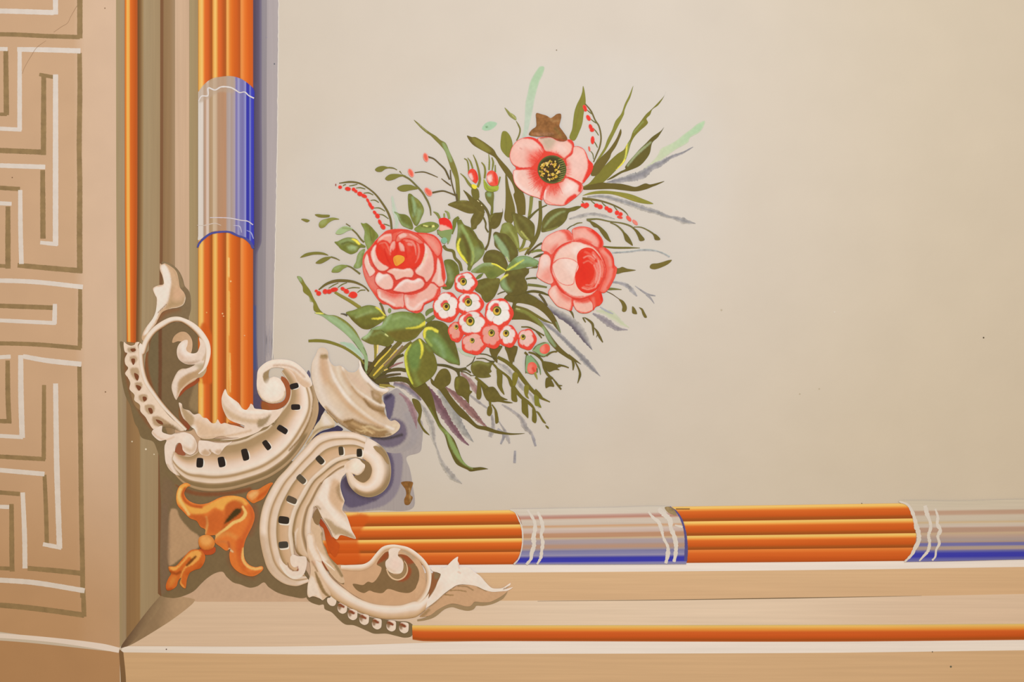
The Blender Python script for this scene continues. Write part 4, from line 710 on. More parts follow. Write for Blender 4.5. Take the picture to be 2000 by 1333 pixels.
wisp('rusty plum stroke along the thin dark leaf', 'E5: 610,205 700,275 800,375 900,480 1000,585 1070,645', (3, 10, 14, 13, 9, 1), [(0, 'b08c86'), (.5, '8c6666'), (1, '94706e')])
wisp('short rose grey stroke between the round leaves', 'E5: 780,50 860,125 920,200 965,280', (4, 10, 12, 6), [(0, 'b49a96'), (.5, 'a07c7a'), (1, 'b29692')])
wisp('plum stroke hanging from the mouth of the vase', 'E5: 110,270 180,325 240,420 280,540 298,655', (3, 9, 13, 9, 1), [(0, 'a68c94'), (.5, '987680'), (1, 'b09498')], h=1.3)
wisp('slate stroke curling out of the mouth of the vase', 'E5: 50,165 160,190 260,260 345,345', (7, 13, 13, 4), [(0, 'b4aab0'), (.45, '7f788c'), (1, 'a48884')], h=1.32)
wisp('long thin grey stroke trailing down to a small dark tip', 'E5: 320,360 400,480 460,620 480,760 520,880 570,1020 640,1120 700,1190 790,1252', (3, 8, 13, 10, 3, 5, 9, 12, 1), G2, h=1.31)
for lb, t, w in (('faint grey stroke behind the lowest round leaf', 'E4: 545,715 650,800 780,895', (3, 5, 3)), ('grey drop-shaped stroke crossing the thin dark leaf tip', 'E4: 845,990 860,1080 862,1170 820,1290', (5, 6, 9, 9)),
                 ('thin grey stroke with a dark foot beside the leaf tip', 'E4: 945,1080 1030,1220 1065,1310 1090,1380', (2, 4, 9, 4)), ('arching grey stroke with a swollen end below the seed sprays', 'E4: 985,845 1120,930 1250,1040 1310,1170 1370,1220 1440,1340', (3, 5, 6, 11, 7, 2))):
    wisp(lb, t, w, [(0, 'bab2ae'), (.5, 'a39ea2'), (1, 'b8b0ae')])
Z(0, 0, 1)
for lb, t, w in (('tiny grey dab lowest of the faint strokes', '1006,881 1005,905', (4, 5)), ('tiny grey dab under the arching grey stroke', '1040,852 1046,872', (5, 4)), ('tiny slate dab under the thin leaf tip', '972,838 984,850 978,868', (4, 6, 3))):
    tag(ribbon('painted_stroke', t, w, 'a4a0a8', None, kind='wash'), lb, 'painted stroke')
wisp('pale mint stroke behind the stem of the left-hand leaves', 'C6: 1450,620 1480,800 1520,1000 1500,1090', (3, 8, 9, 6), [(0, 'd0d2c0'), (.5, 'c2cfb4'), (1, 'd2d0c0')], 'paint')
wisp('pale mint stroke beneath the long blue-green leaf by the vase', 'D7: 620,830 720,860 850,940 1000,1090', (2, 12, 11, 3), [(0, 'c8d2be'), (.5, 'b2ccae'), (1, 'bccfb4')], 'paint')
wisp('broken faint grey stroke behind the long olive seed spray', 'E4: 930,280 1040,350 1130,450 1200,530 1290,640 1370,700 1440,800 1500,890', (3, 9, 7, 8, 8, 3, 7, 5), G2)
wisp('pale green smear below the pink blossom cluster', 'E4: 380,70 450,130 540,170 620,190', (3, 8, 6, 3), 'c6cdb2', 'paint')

# --- single long leaves and grasses ---
layer(1.0)
def blade(label, t, col, strokes='', cat='leaf', h=None, dome=.4, kind='brush'):
    pts = m(t); st = eval(strokes) if strokes else []
    o = shape('grass_blade', pts, col, st, None, h=h, dome=dome, kind='paint', step=1.6); return tag(o, label, cat)
def rblade(label, t, w, prof, cat='leaf', h=None):
    return tag(ribbon('grass_blade', m(t), w, prof, None, h=h, arch=.3, wob=.03), label, cat)
blade('tall broad olive leaf rising behind the red berry spray', 'C1: 1490,400 1475,500 1440,600 1390,700 1350,820 1330,960 1312,1100 1268,1250 1350,1290 1440,1120 1480,1000 1500,850 1530,700 1530,600 1510,460', '7c7a36', "[S('1460,600 1400,900 1350,1150', 2, '7a6a30', 2, .5)]")
blade('slender olive grass blade with the highest tip in the fan', 'C3: 818,125 765,250 705,370 655,505 575,610 530,730 465,860 425,970 365,1070 310,1160 370,1110 440,1010 500,900 560,780 620,660 690,520 700,460 735,370 780,280', '7e7c38')
blade('long olive leaf with yellow edge reaching furthest up the fan', 'C3: 1268,205 1240,265 1150,365 1060,455 990,520 900,640 820,740 780,850 730,930 690,1000 600,1060 480,1170 350,1300 C4: 230,280 130,340 150,370 340,330 480,230 600,110 C3: 690,1180 745,1060 785,920 830,830 900,750 1020,635 1000,575 1050,520 1080,450 1160,390 1230,290', '75702f', "[(C3(), S('732,920 722,1050 690,1160 590,1280', (2, 3, 3, 2.5), 'e2d858', 1.5))[1], S('760,900 740,1020 700,1120', 3, '8fa060', 3, .6), S('830,760 950,620', 3, '8c9a60', 3, .6)]")
blade('short dark grass blade between two taller ones in the fan', 'C3: 648,715 600,825 560,895 480,1005 380,1100 290,1190 240,1350 330,1350 420,1230 500,1110 520,1050 580,960 630,850 658,770', '675a2c')
blade('dark olive leaf with a pale green streak in the fan', 'C3: 1242,690 1200,740 1080,825 990,915 900,1000 830,1080 760,1160 705,1240 715,1262 640,1300 C4: 480,238 560,215 700,135 800,100 C3: 900,1225 980,1150 1045,1050 1080,905 1160,825', '5f5628', "[(C3(), S('1060,900 960,980 860,1070 740,1220', (3, 5, 5, 3), '9aa688', 3, .8))[1]]")
blade('dark olive level leaf with a ragged tip pointing away from the flower', 'C4: 140,350 260,295 400,270 500,280 680,290 780,310 900,335 1040,285 1110,300 1315,253 1200,312 1150,330 1050,370 900,400 700,382 560,367 380,370 150,378', '615527')
blade('light olive arching blade above the lower berry spray', 'C4: 130,462 250,412 420,390 620,405 820,440 980,500 1155,578 1060,582 900,552 700,482 550,442 350,437 200,452', '84803a', "[S('600,440 900,530', 3, '94883c', 2, .6)]")
blade('long olive blade leaning over the pink dotted twigs', 'C5: 60,105 130,155 200,215 290,285 380,340 450,400 520,440 580,570 640,700 690,840 720,1000 725,1280 680,1270 670,1100 655,960 600,820 560,700 510,560 440,470 370,400 300,330 240,290 150,210', '77723a', "[S('490,450 560,600 600,700', (5, 9, 5), '8fa87c', 4, .7), S('120,160 250,270', 1.5, 'b8bc9a', 2, .5), S('600,850 690,1000', 4, '858444', 4, .6)]")
blade('dark curved blade sweeping down from beside the open flower', 'C5: 830,335 900,355 950,355 1050,410 1150,480 1220,540 1265,620 1350,720 1430,810 1490,900 1520,1030 1600,1120 C2: 380,1000 415,1120 415,1333 D3: 600,290 540,300 510,180 480,60 C5: 1520,1150 1480,1020 1380,880 1300,760 1230,650 1130,590 1000,520 900,450', '675b2a', "[(C5(), F('900,360 1040,420 1180,560 1100,570 960,470', '847f3c', 6, .7))[1]]")
blade('dark upright blade under the curved one', 'C5: 1385,890 1410,930 1440,1080 1500,1280 D3: 500,240 490,330 450,390 380,340 388,200 392,50', '6b6130')
tag(shape('leaf', m('C5: 1345,275 1400,275 1460,350 1490,460 1480,560 1440,650 1380,610 1320,520 1320,380'), '7c7a36', [S('1390,300 1400,600', 2, '6c6830', 3, .4)], None, dome=.5), 'single oval olive leaf at the edge of the open flower', 'leaf')
t = thing('leaf_sprig', 'tiny curled olive sprig above the open flower', 'sprig', '1000,240')
shape('leaf', m('C1: 212,752 260,790 300,830 350,860 400,910 400,960 340,930 290,890 250,830'), '868650', [S('300,830 390,930', 1.5, 'c2c890', 1.5, .6)], t)
ribbon('stem', m('C1: 400,970 440,1040 465,1110 450,1200 408,1290'), (1, 3, 3, 3, 2.5), '74703c', t)
blade('ragged olive blade at the far edge by the vase', 'C7: 85,668 150,678 220,790 300,900 350,1010 400,1100 450,1200 530,1290 450,1270 365,1230 350,1170 345,1090 300,1080 280,1000 190,920 175,830 120,740', '7b7836', "[F('90,670 150,680 160,760 120,740', '90aa84', 4, .8), S('260,1010 330,1130', 5, 'c4ccb0', 4, .6)]")
blade('long blue-green leaf bending into the vase', 'D7: 200,345 330,345 420,378 540,388 680,455 800,555 880,650 940,760 1010,900 1060,1030 1075,1150 1050,1300 1020,1250 1010,1060 920,930 820,800 700,680 590,590 440,480 330,400', '8fa886', "[S('330,350 540,385 680,465 800,560 890,680 960,800', (5, 5, 7, 7, 6, 2), '7a7c3c', 3), S('1000,900 1060,1040', 2, '6a7a50', 2), S('820,790 920,930 1000,1060', 1.5, '5a6648', 1.2), S('230,345 340,355', 2.5, 'e0dc6a', 2), S('450,430 640,560 800,720', 5, '9cb898', 5, .7)]", h=1.6)
rblade('narrow olive blade arching low over the vase', 'D7: 105,803 250,798 400,812 560,858 700,918 840,1008 960,1110 1010,1180', (5, 6.2, 6, 5.5, 5, 5, 4.5, 3), '7a7534', h=1.55)
rblade('short straight olive blade under the lowest berry spray', 'C7: 700,925 800,985 950,1070 1115,1180', (5, 6, 6.5, 7), [(0, '847a34'), (1, '8c8644')])
blade('long narrow leaf with a pale green belly curling up at its tip', 'E5: 220,180 300,270 350,320 420,420 500,560 540,640 600,720 640,850 665,910 700,990 740,1045 850,1100 880,1118 960,1108 1050,1095 1075,1092 1000,1072 900,1075 840,1045 790,980 755,890 715,790 690,750 610,660 560,600 520,500 500,420 480,330 440,230 370,130 300,110', '5d5428', "[S('540,640 620,700 670,800 720,900 800,1020 900,1085', (4, 7, 9, 9, 5, 2), '8aa46c', 4, .85), S('440,430 520,590 600,690', 5, '6d7436', 5, .7), S('620,720 660,880 740,1030', 2, '5a5a2a', 2, .8)]", h=1.5)
blade('slim dark leaf running out to a thread-like tip under the leaves', 'E4: 10,480 60,530 200,605 290,735 380,845 500,965 600,1080 660,1130 780,1150 900,1195 1100,1238 1300,1242 1100,1262 900,1240 760,1200 650,1175 600,1145 500,1065 400,1000 300,885 200,745 120,640 20,560', '5f552a', h=1.52)
blade('short dark hanging leaf beside the plum stroke under the vase mouth', 'E5: 250,330 320,350 355,440 350,510 340,570 370,640 440,725 380,690 330,610 308,560 320,500 280,430', '665d2c', h=1.5)
blade('broad dark leaf arching away below the layered rose', 'D6: 620,180 700,90 780,60 860,70 930,85 1060,155 1200,240 1320,375 1400,520 1445,670 1360,580 1290,480 1180,365 1050,285 900,245 780,235 700,220', '62562a', "[S('1380,520 1440,660', 3, '8aa080', 3, .6)]", h=1.5)
blade('long olive leaf with green underside sweeping past the small buds', 'D6: 740,480 745,400 770,300 850,310 960,345 1070,420 1170,520 1260,640 1340,760 1450,890 1560,985 E3: 740,880 830,950 900,1015 850,990 780,965 680,905 600,850 500,750 440,650 400,550 300,480 180,435 20,430', '62572a', "[(D6(), S('810,330 960,370 1100,470 1190,590 1240,690', (6, 10, 12, 9, 4), '7f8446', 5, .8))[1], S('1190,590 1260,720 1360,860', (4, 9, 4), '93b090', 5, .6), S('800,320 850,330', 2, 'c8cc98', 2, .6)]", h=1.55)
rblade('thin dark blade between the two broad arching leaves', 'D6: 790,285 950,335 1100,425 1200,485 1345,542', (4, 4.5, 5, 5, 1), '6c6432', h=1.6)
o = blade('short dark pointed leaf beside the layered rose, pointing outwards', 'E2: 660,290 720,295 770,278 830,300 945,320 880,335 780,350 690,366', '6c6030')
tag(shape('leaf', m('E2: 1125,275 1150,240 1230,230 1290,215 1370,190 1415,188 1380,230 1310,270 1200,308 1140,300'), '6e6230', [], None, dome=.3), 'lone olive leaf floating at the outer end of the grey curl', 'leaf')
rblade('straight thin olive stalk level with the top of the layered rose', 'C4: 430,1200 600,1215 850,1217 960,1220', (3, 4, 3.6, 1), '6a622e')
t = thing('leaf_sprig', 'thin stalk with a drop-shaped olive leaf below the layered rose', 'sprig', '1215,590')
ribbon('stem', m('E2: 560,595 640,635 690,670 740,705'), (1.2, 1.8, 1.2, 1.5), '6a5a40', t)
shape('leaf', m('E2: 725,700 760,705 800,740 828,800 820,850 790,865 765,850 770,800 755,750'), '6c6030', [], t)
tag(shape('leaf', m('E2: 900,790 935,820 962,890 930,892 900,880 895,840'), '6a5e2e', [], None), 'tiny olive leaf, middle of the row of three', 'leaf')
tag(shape('leaf', m('E2: 985,805 1030,820 1060,870 1090,935 1060,940 1030,890 1015,840'), '6a5e2e', [], None), 'tiny olive leaf, outermost of the row of three', 'leaf')
rblade('short dark olive point showing under the layered rose edge', 'E2: 560,575 620,565 690,567 760,573', (2, 5, 3, 1), '6c6a38')
t = thing('leaf_sprig', 'small dark broken twig of narrow leaves alone below the roses', 'sprig', '1160,640')
for q, w in (('E2: 258,935 270,965 292,1000', (3, 3, 2)), ('E2: 275,935 330,970 380,1020 390,1090 395,1170', (1.5, 4, 5, 4, 1.5)), ('E2: 405,1070 440,1120 470,1180 515,1260', (1.5, 5, 5, 2)), ('E2: 445,1160 432,1195', (2, 1))): ribbon('leaf', m(q), w, '655a30', t)
rblade('short dark stalk pointing down from the layered rose', 'E2: 85,840 115,880 140,945', (4, 4, 1.2), '655a34')

# --- berry sprays ---
def spray(label, stem, w, berries, stalks, at, extra=()):
    t = thing('berry_spray', label, 'berry spray', at)
    ribbon('stem', m(stem), w, ST, t)
    for s_ in stalks: ribbon('stalk', m(s_), (1.2, 2, 1.4), '6a6a3a', t, nv=2)
    for z, x, y, a, b, r, c in berries:
        ZF[z](); blob('berry', (x, y), (a, b), c, [R(.5, 'f4806a', 1.2, .5)], t, r, n=9, step=1.3, dome=.4)
RD = 'f03c2c'
layer(1.7)
spray('arched spray of red berries beside the tall olive leaf', 'C3: 160,370 240,470 300,600 350,680 378,830 360,960 320,1060 275,1170', (2, 3, 2.6, 2.8, 3, 3.2, 3, 2.4),
      [('C3', 155, 425, 3.6, 6, -25, RD), ('C3', 165, 455, 3.4, 3.4, 0, RD), ('C3', 205, 565, 3.8, 6.4, -30, RD), ('C3', 235, 690, 3.6, 6, -20, RD), ('C3', 255, 730, 4.6, 4, 0, RD), ('C3', 262, 870, 3.8, 8, 0, RD), ('C3', 217, 990, 2, 5.5, -12, 'ee6a54')],
      ['C3: 185,455 220,485 250,512', 'C3: 230,575 280,615 320,640', 'C3: 265,700 310,750 345,805', 'C3: 280,880 310,930 330,972', 'C3: 235,1020 265,1060 275,1130'], '1160,260')
spray('drooping spray of red berries under the light olive blade', 'C4: 130,508 250,515 400,540 560,592 700,660 765,715 800,770', (6, 4.5, 3.5, 3, 3, 2.4, 1),
      [('C4', 140, 600, 5, 4, 0, RD), ('C4', 190, 600, 5, 5, 0, RD), ('C4', 172, 625, 4, 3, 0, RD), ('C4', 335, 605, 5, 4, 10, RD), ('C4', 385, 625, 5.4, 4.6, 10, RD), ('C4', 480, 645, 4.6, 4, 30, RD), ('C4', 525, 675, 5.6, 4.6, 25, RD), ('C4', 630, 710, 4.6, 4.6, 30, RD), ('C4', 680, 730, 4.4, 4, 0, RD), ('C4', 670, 775, 6, 2.8, 15, 'ee4a38'), ('C4', 800, 795, 7, 3.6, 48, 'f0604c'), ('C4', 890, 850, 7, 3.4, 45, 'ee8674')],
      ['C4: 120,540 140,565 160,580', 'C4: 250,530 290,565 330,590', 'C4: 410,560 450,600 490,630', 'C4: 580,610 620,660 650,700'], '1180,400')
spray('arching spray of red berries at the upper edge above the peony', 'C6: 685,430 850,412 980,432 1100,500 1210,590 1310,720 1390,850 1430,960 1445,1095', (1.5, 3.6, 3, 2.6, 3, 3.6, 4, 4.2, 4),
      [('C6', 637, 455, 1.2, 2.5, 0, '704038'), ('C6', 700, 488, 4, 3.4, 10, RD), ('C6', 812, 513, 6, 4, 10, RD), ('C6', 895, 520, 3.8, 3.6, 30, RD), ('C6', 925, 545, 4.2, 3.2, 40, RD), ('C6', 985, 585, 5.4, 4.4, 20, RD), ('C6', 1045, 615, 6.6, 3.6, 25, RD), ('C6', 1100, 680, 5, 2.6, 60, RD), ('C6', 1135, 745, 7, 3.2, 62, RD), ('C6', 1165, 785, 3.6, 3.6, 0, RD), ('C6', 1200, 855, 4.6, 3, 50, RD), ('C6', 1240, 905, 5.4, 4.2, 55, RD), ('C6', 1275, 995, 6, 3.2, 65, RD), ('C6', 1318, 1060, 6.4, 4.4, 50, RD)],
      ['C6: 740,470 760,455 785,450', 'C6: 830,470 890,460 950,445', 'C6: 930,500 990,495 1065,515', 'C6: 1040,575 1110,570 1180,600', 'C6: 1140,680 1200,675 1260,710', 'C6: 1180,790 1270,790 1350,835', 'C6: 1250,880 1320,890 1400,945', 'C6: 1330,1020 1370,1030 1420,1050'], '700,380')
spray('low spray of red berries left of the peony beside the vase leaves', 'C7: 440,885 560,795 700,745 850,738 1000,755 1120,800 1200,850 1255,912', (2.5, 4.5, 5.5, 5.5, 5, 4, 2.6, 2.6),
      [('C7', 400, 905, 3.4, 2.6, 0, RD), ('C7', 440, 945, 5, 4.6, 20, RD), ('C7', 545, 915, 5, 5, 0, 'ee4034'), ('C7', 610, 915, 5.4, 4.6, 0, 'ea3c2c'), ('C7', 690, 885, 8, 4.4, -10, 'e83a2a'), ('C7', 830, 870, 4.6, 3.6, 30, RD), ('C7', 890, 910, 6, 4.4, 30, RD), ('C7', 1000, 970, 8.4, 6.6, 5, RD), ('C7', 950, 980, 3.6, 2.6, 0, RD)],
      ['C7: 600,860 680,810 760,775', 'C7: 750,850 820,800 900,770', 'C7: 1070,930 1120,895 1200,890', 'C7: 900,870 1000,850 1110,855'], '650,570')
# --- pink dotted twigs ---
t = thing('dotted_twig', 'thin forked twigs ending in four small pink dots above the peony', 'twig', '860,360')
for q, w in (('C5: 265,640 350,670 430,740 510,820 550,900 580,970', (3, 2.6, 2.6, 3, 3.4, 3)), ('C5: 75,870 200,860 300,890 410,938', (1.6, 2, 2, 1)), ('C5: 460,955 530,1010 600,1060', (1, 2.4, 2)), ('C5: 330,1160 480,1135 570,1160 680,1205', (3.4, 2.8, 2.4, 3)), ('C5: 590,830 600,960 630,1090 665,1200', (2, 2.6, 2.4, 2.4)), ('C5: 675,1180 690,1280', (4, 4))):
    ribbon('stem', m(q), w, '5d5236', t)
for x, y, a, b, r in ((235, 650, 5, 9, -15), (20, 875, 5, 9, -25), (265, 1145, 5.4, 9, -35)):
    C5(); blob('dot', (x, y), (a, b), 'f2664e', [R(1.6, 'f6ac98', 3, .8)], t, r, step=1.2, dome=.4)
D2(); blob('dot', (610, 50), (6, 8), 'ef6a54', [R(1.6, 'f6ac98', 3, .8)], t, -35, step=1.2, dome=.4)
# --- small leafy sprigs at the edges ---
def sprig(label, leaves, stems, at, col='77743a', cat='sprig', h=None):
    t = thing('leaf_sprig', label, cat, at)
    for q, w in stems: ribbon('stem', m(q), w, '6c6840', t)
    for q in leaves:
        c = col; st = []
        if isinstance(q, tuple): q, c, st = q
        p = m(q); st = eval(st) if isinstance(st, str) and st else []
        shape('leaf', p, c, st, t, dome=.4, step=1.5)
    return t
sprig('olive sprig of three leaves drooping above the peony', ['C6: 1205,232 1250,195 1320,182 1400,200 1480,220 1400,215 1350,228 1300,262 1235,262', 'C6: 1350,362 1410,308 1490,296 1600,308 1650,325 1560,338 1480,375 1390,392', 'C6: 1525,500 1600,458 1703,453 C5: 60,1062 128,1100 50,1118 C6: 1700,535 1640,550 1570,542'],
      [('C6: 1400,202 1470,212 1525,240', (2, 2, 1)), ('C6: 1560,255 1590,292', (2, 1)), ('C6: 1590,310 1700,370 C5: 110,1070 190,1160 235,1235 D2: 590,180 630,290 642,400', (3, 3, 3, 3.4, 3.4, 3.6, 3, 2))], '790,360')
sprig('scattered olive leaves of the uppermost twig on the outer side', ['C6: 138,950 170,945 215,950 262,970 225,994 175,975', 'C6: 335,885 380,878 440,885 550,892 545,918 400,922', ('C6: 395,1010 430,970 500,945 600,928 690,952 610,962 540,1000 480,1060 430,1078 400,1060', '86884a', "[F('400,1000 500,950 500,1000 430,1040', '98a470', 6, .7)]"), ('C6: 635,1150 680,1095 740,1060 800,1055 880,1092 810,1120 720,1168 650,1168', '9cb18c', "[S('740,1080 850,1090', 3, '7f8c58', 3, .7)]")],
      [('C6: 785,1015 850,1055', (1.6, 1.4)), ('C6: 860,1085 940,1160 1000,1240 1048,1285', (2.5, 2.6, 3, 3))], '640,440')
sprig('olive twig of three narrow leaves level with the peony', ['C7: 140,362 200,310 260,285 400,268 520,283 600,325 500,312 360,312 270,332', 'C7: 390,450 430,410 500,370 560,352 650,350 600,395 540,430 470,460', ('C7: 650,592 680,530 740,495 830,478 915,500 840,545 780,595 700,605', '7f8a50', "[F('680,550 740,500 800,500 740,560', '94a878', 6, .7)]")],
      [('C7: 640,350 720,375 785,408', (2.5, 2.4, 1)), ('C7: 880,490 960,515 1040,570 1115,628', (2.5, 2.6, 3, 3.2))], '650,510')
sprig('spray of four drooping leaves above the layered rose', ['C4: 235,830 300,850 400,920 480,1000 520,1080 542,1132 470,1090 400,1000 350,930 290,910', 'C4: 715,985 760,1010 820,1090 858,1185 800,1150 750,1110 730,1050', 'C4: 855,925 920,960 980,1030 1028,1100 960,1115 930,1050 900,990', 'C4: 1140,1005 1200,1030 1255,1095 1180,1100 1160,1050'],
      [('C4: 190,810 350,800 520,835 700,860 820,900 900,960', (4, 2.6, 2.2, 2, 2.6, 3)), ('C4: 530,850 620,890 700,960 740,1020', (1.6, 2.4, 3, 4)), ('C4: 870,915 980,920 1080,965 1150,1010', (1, 1.8, 2, 3)), ('C4: 200,815 260,845 300,900', (3, 3, 3)), ('C4: 0,890 60,860 130,852', (2, 2, 1))], '1230,440', '665c2c')
# --- broad leaves round the roses ---
layer(2.0)
def leaf(label, t, col, strokes='', h=None, dome=.45):
    pts = m(t); st = eval(strokes) if strokes else []
    return tag(shape('leaf', pts, col, st, None, h=h, dome=dome, kind='brush', step=1.6), label, 'leaf')
leaf('green leaf with a yellow dab, outermost beside the peony', 'C7: 695,108 740,100 800,70 860,45 930,33 1010,45 1060,65 1115,125 1200,175 1195,200 1110,205 1060,270 970,307 900,285 850,255 800,225 760,180', '6f7638', "[F('760,110 860,60 960,50 1020,90 900,110 820,140', '90a578', 12, .8), S('990,65 1050,90 1095,140', (3, 5, 5), 'dcd458', 3), F('910,190 980,165 1060,190 1040,230 950,235', 'a0b894', 10, .8), S('820,140 920,110 1020,150 1100,170', 3, '5c5c28', 4, .8)]")
leaf('small green leaf tucked against the outer edge of the peony', 'C7: 1190,220 1120,250 1070,320 1045,430 1005,515 1060,540 1130,510 1160,400 1180,300', '82905a', "[S('1140,260 1080,420 1070,520', 5, '93a880', 6, .7), S('1160,300 1130,500', 3, '6c7a3c', 4, .7)]")
leaf('upright green leaf pair pointing up from the peony edge', 'D1: 105,40 140,50 180,42 250,95 280,130 345,220 300,280 250,380 210,420 180,360 150,260 155,150', '76803e', "[F('140,100 190,180 240,300 230,400 180,350 150,240', '8a9c68', 10, .8), S('200,60 280,180 270,280', 5, '6c6a30', 6, .8), S('225,110 250,280', 1.5, '5e5e2c', 2, .8)]")
leaf('tall green leaf standing over the top of the peony', 'D2: 295,72 335,70 380,110 450,160 510,240 535,330 500,430 430,560 390,545 340,450 305,340 290,200', '6f7438', "[S('360,130 390,260 380,400', (4, 7, 5), '8da886', 6, .8), F('430,300 500,320 470,440 420,520 430,400', '8fa67c', 10, .8), S('320,160 350,300 390,420', 3, '5a5a28', 4, .7), S('400,150 480,250 520,340', 4, '8a8c4c', 5, .6)]")
leaf('green leaf with a mint tip leaning outwards over the peony', 'D2: 75,345 110,350 160,375 250,388 310,430 350,500 370,590 350,615 270,590 200,555 150,470 120,400', '6c7036', "[F('80,350 130,370 170,470 130,440', '9ab894', 8, .8), F('160,480 250,530 330,590 250,590 190,550', '84986a', 8, .8)]")
leaf('level green leaf with two yellow dabs on top of the peony', 'D2: 385,610 440,560 520,520 640,498 730,520 765,560 720,620 640,655 540,672 430,655', '75803f', "[S('500,560 600,580 700,555', 3, '5a5a28', 3), S('530,555 590,568', 2, 'd6d88a', 2), F('655,555 690,545 700,580 660,585', 'd8d68c', 2), F('430,600 560,600 700,600 600,650 480,650', '869a62', 10, .7)]")
leaf('narrow dark leaf pointing outwards beneath the rosebuds', 'D2: 900,235 980,195 1080,172 1190,172 1260,200 1310,255 1380,325 1310,365 1220,368 1130,340 1040,300 960,268', '675c2c', "[S('960,225 1100,230 1280,290', 4, '746c36', 6, .8), S('1060,180 1180,180', 3, '83824a', 4, .6)]")
leaf('small dark pointed leaf under the first rosebud', 'D2: 1135,10 1175,35 1220,70 1290,140 1320,200 1390,270 1300,255 1240,195 1195,110', '635a2c')
leaf('dark round-ended leaf hanging from the rosebud stem', 'D2: 1280,400 1330,330 1410,320 1455,345 1450,420 1400,510 1350,560 1335,600 1265,615 1255,540 1250,470', '655b2c', "[S('1400,350 1330,480 1290,580', 4, '736a36', 6, .7)]")
leaf('dark oval leaf between rosebud stems and long blades', 'D2: 1560,400 1610,365 1700,355 1735,345 1735,290 1745,350 1725,450 1690,550 1620,605 1555,590 1545,500', '625829', "[S('1560,420 1590,380', 2, 'a8a860', 3, .5)]")
leaf('large leaf with a yellow edge in the heart of the bouquet', 'D2: 1040,480 1070,470 1100,465 1150,540 1260,595 1330,690 1370,760 1430,820 1465,930 1440,1010 1370,1090 1290,1160 1240,1250 1200,1230 1205,1160 1110,1050 1035,920 1025,820 1045,700 1050,560', '6a6c32', "[S('1085,760 1055,850 1065,960 1130,1050 1190,1130', (3, 5, 7, 6, 3), 'd8d450', 3), S('1110,560 1180,700 1250,850 1290,980 1270,1130', (5, 7, 7, 6, 4), '8ca268', 5, .9), S('1280,960 1300,1040 1260,1160', 2.5, 'a8b060', 3, .8), F('1320,900 1430,920 1400,1050 1310,1110', '83986c', 14, .7), S('1140,720 1200,880 1220,1080', 8, '5c4f24', 8, .8), S('1180,560 1350,760 1420,900', 5, '5c5226', 6, .8), F('1050,560 1110,560 1080,700 1050,740', '8c9c6c', 10, .6)]", h=2.6)
leaf('dark green leaf squeezed between the peony and the heart leaf', 'D1: 1245,560 1290,540 1350,545 1400,580 1440,640 1450,760 1400,800 1380,860 1340,935 1290,955 1240,945 1220,930 1270,860 1285,780 1260,650', '666830', "[F('1290,620 1340,680 1370,800 1320,850 1290,740', '86986c', 12, .8)]")
leaf('leaf with a blue-green flank above the heart of the bouquet', 'D3: 252,508 275,482 330,495 400,510 470,580 525,680 530,740 440,825 400,780 330,700 270,640 262,570', '5e572a', "[S('275,540 330,620 380,700 425,800', (8, 12, 12, 4), '8da685', 5, .9), S('400,770 432,815', 2, 'ccd09a', 2, .8), S('380,560 480,720', 6, '6a6c34', 8, .6)]", h=2.7)
leaf('olive leaf rising behind the blue-green flanked leaf', 'D3: 355,395 400,375 450,385 500,440 535,540 545,690 500,640 440,560 390,510 330,498 340,440', '73743a', "[S('420,430 490,540 535,650', 4, '98a060', 5, .7), F('350,420 420,390 440,470 370,490', '84905a', 10, .7)]", h=2.65)
leaf('dark leaf with a pale rib right of the long blades', 'D3: 458,262 520,275 600,305 660,340 715,400 722,470 712,560 690,625 660,580 590,565 540,510 495,440 480,350', '625a2a', "[F('480,300 520,400 570,500 640,570 580,550 510,470', '8a8c50', 8, .85), S('570,480 650,575', 3, 'b8bc70', 3, .8), S('560,330 640,420 690,520', 6, '6e6c38', 8, .7)]", h=2.6)
leaf('wide olive leaf between open flower and layered rose', 'D3: 798,482 800,420 810,350 860,275 940,225 1040,210 1100,215 1200,190 1250,195 1180,240 1110,262 1080,340 1030,400 950,450 870,475', '635d2c', "[S('830,430 900,340 1000,270 1060,250', (2, 5, 5, 2), '8e9c70', 5, .8), S('900,440 1010,370', 6, '5a5226', 6, .6), S('860,470 980,430', 3, '8c9050', 3, .6)]", h=2.6)
leaf('dark folded leaf at the crossing point of the yellow ribs', 'D3: 135,790 175,705 260,685 340,715 395,790 420,880 400,925 330,890 240,850 160,840', '5f572a', "[S('200,740 300,770 380,880', 6, '6c6a34', 8, .6)]", h=2.75)
leaf('blue-green leaf with a yellow rib spreading towards the heart leaf', 'D3: 0,930 60,880 130,840 200,825 290,840 350,880 400,920 340,965 260,1010 190,1005 150,950 60,948', '70793e', "[S('20,920 120,850 240,840', 9, '8ca07a', 6, .8), S('240,842 300,855 350,885 398,920', (3, 5, 5, 3), 'e0d850', 3), F('180,950 260,930 300,980 200,1000', '647038', 8, .7)]", h=2.8)
leaf('large dark leaf directly above the pink blossom cluster', 'D3: 55,1050 130,1015 180,1005 260,1005 325,1015 320,1090 290,1170 250,1235 180,1282 130,1240 110,1190 45,1140', '655e2c', "[S('100,1120 220,1060 300,1040', 6, '72703a', 8, .7)]", h=2.7)
leaf('blue-green leaf with a yellow rib reaching towards the layered rose', 'D3: 400,920 430,850 500,775 600,752 690,775 770,825 735,870 640,880 560,905 480,915', '6d7f50', "[F('500,780 600,760 700,790 760,830 640,830 540,830', '8eae8c', 10, .8), S('405,918 480,875 595,800', (3, 3.6, 2), 'c8cc5c', 2.5), S('620,790 720,850', 5, '7f9c78', 6, .6)]", h=2.85)
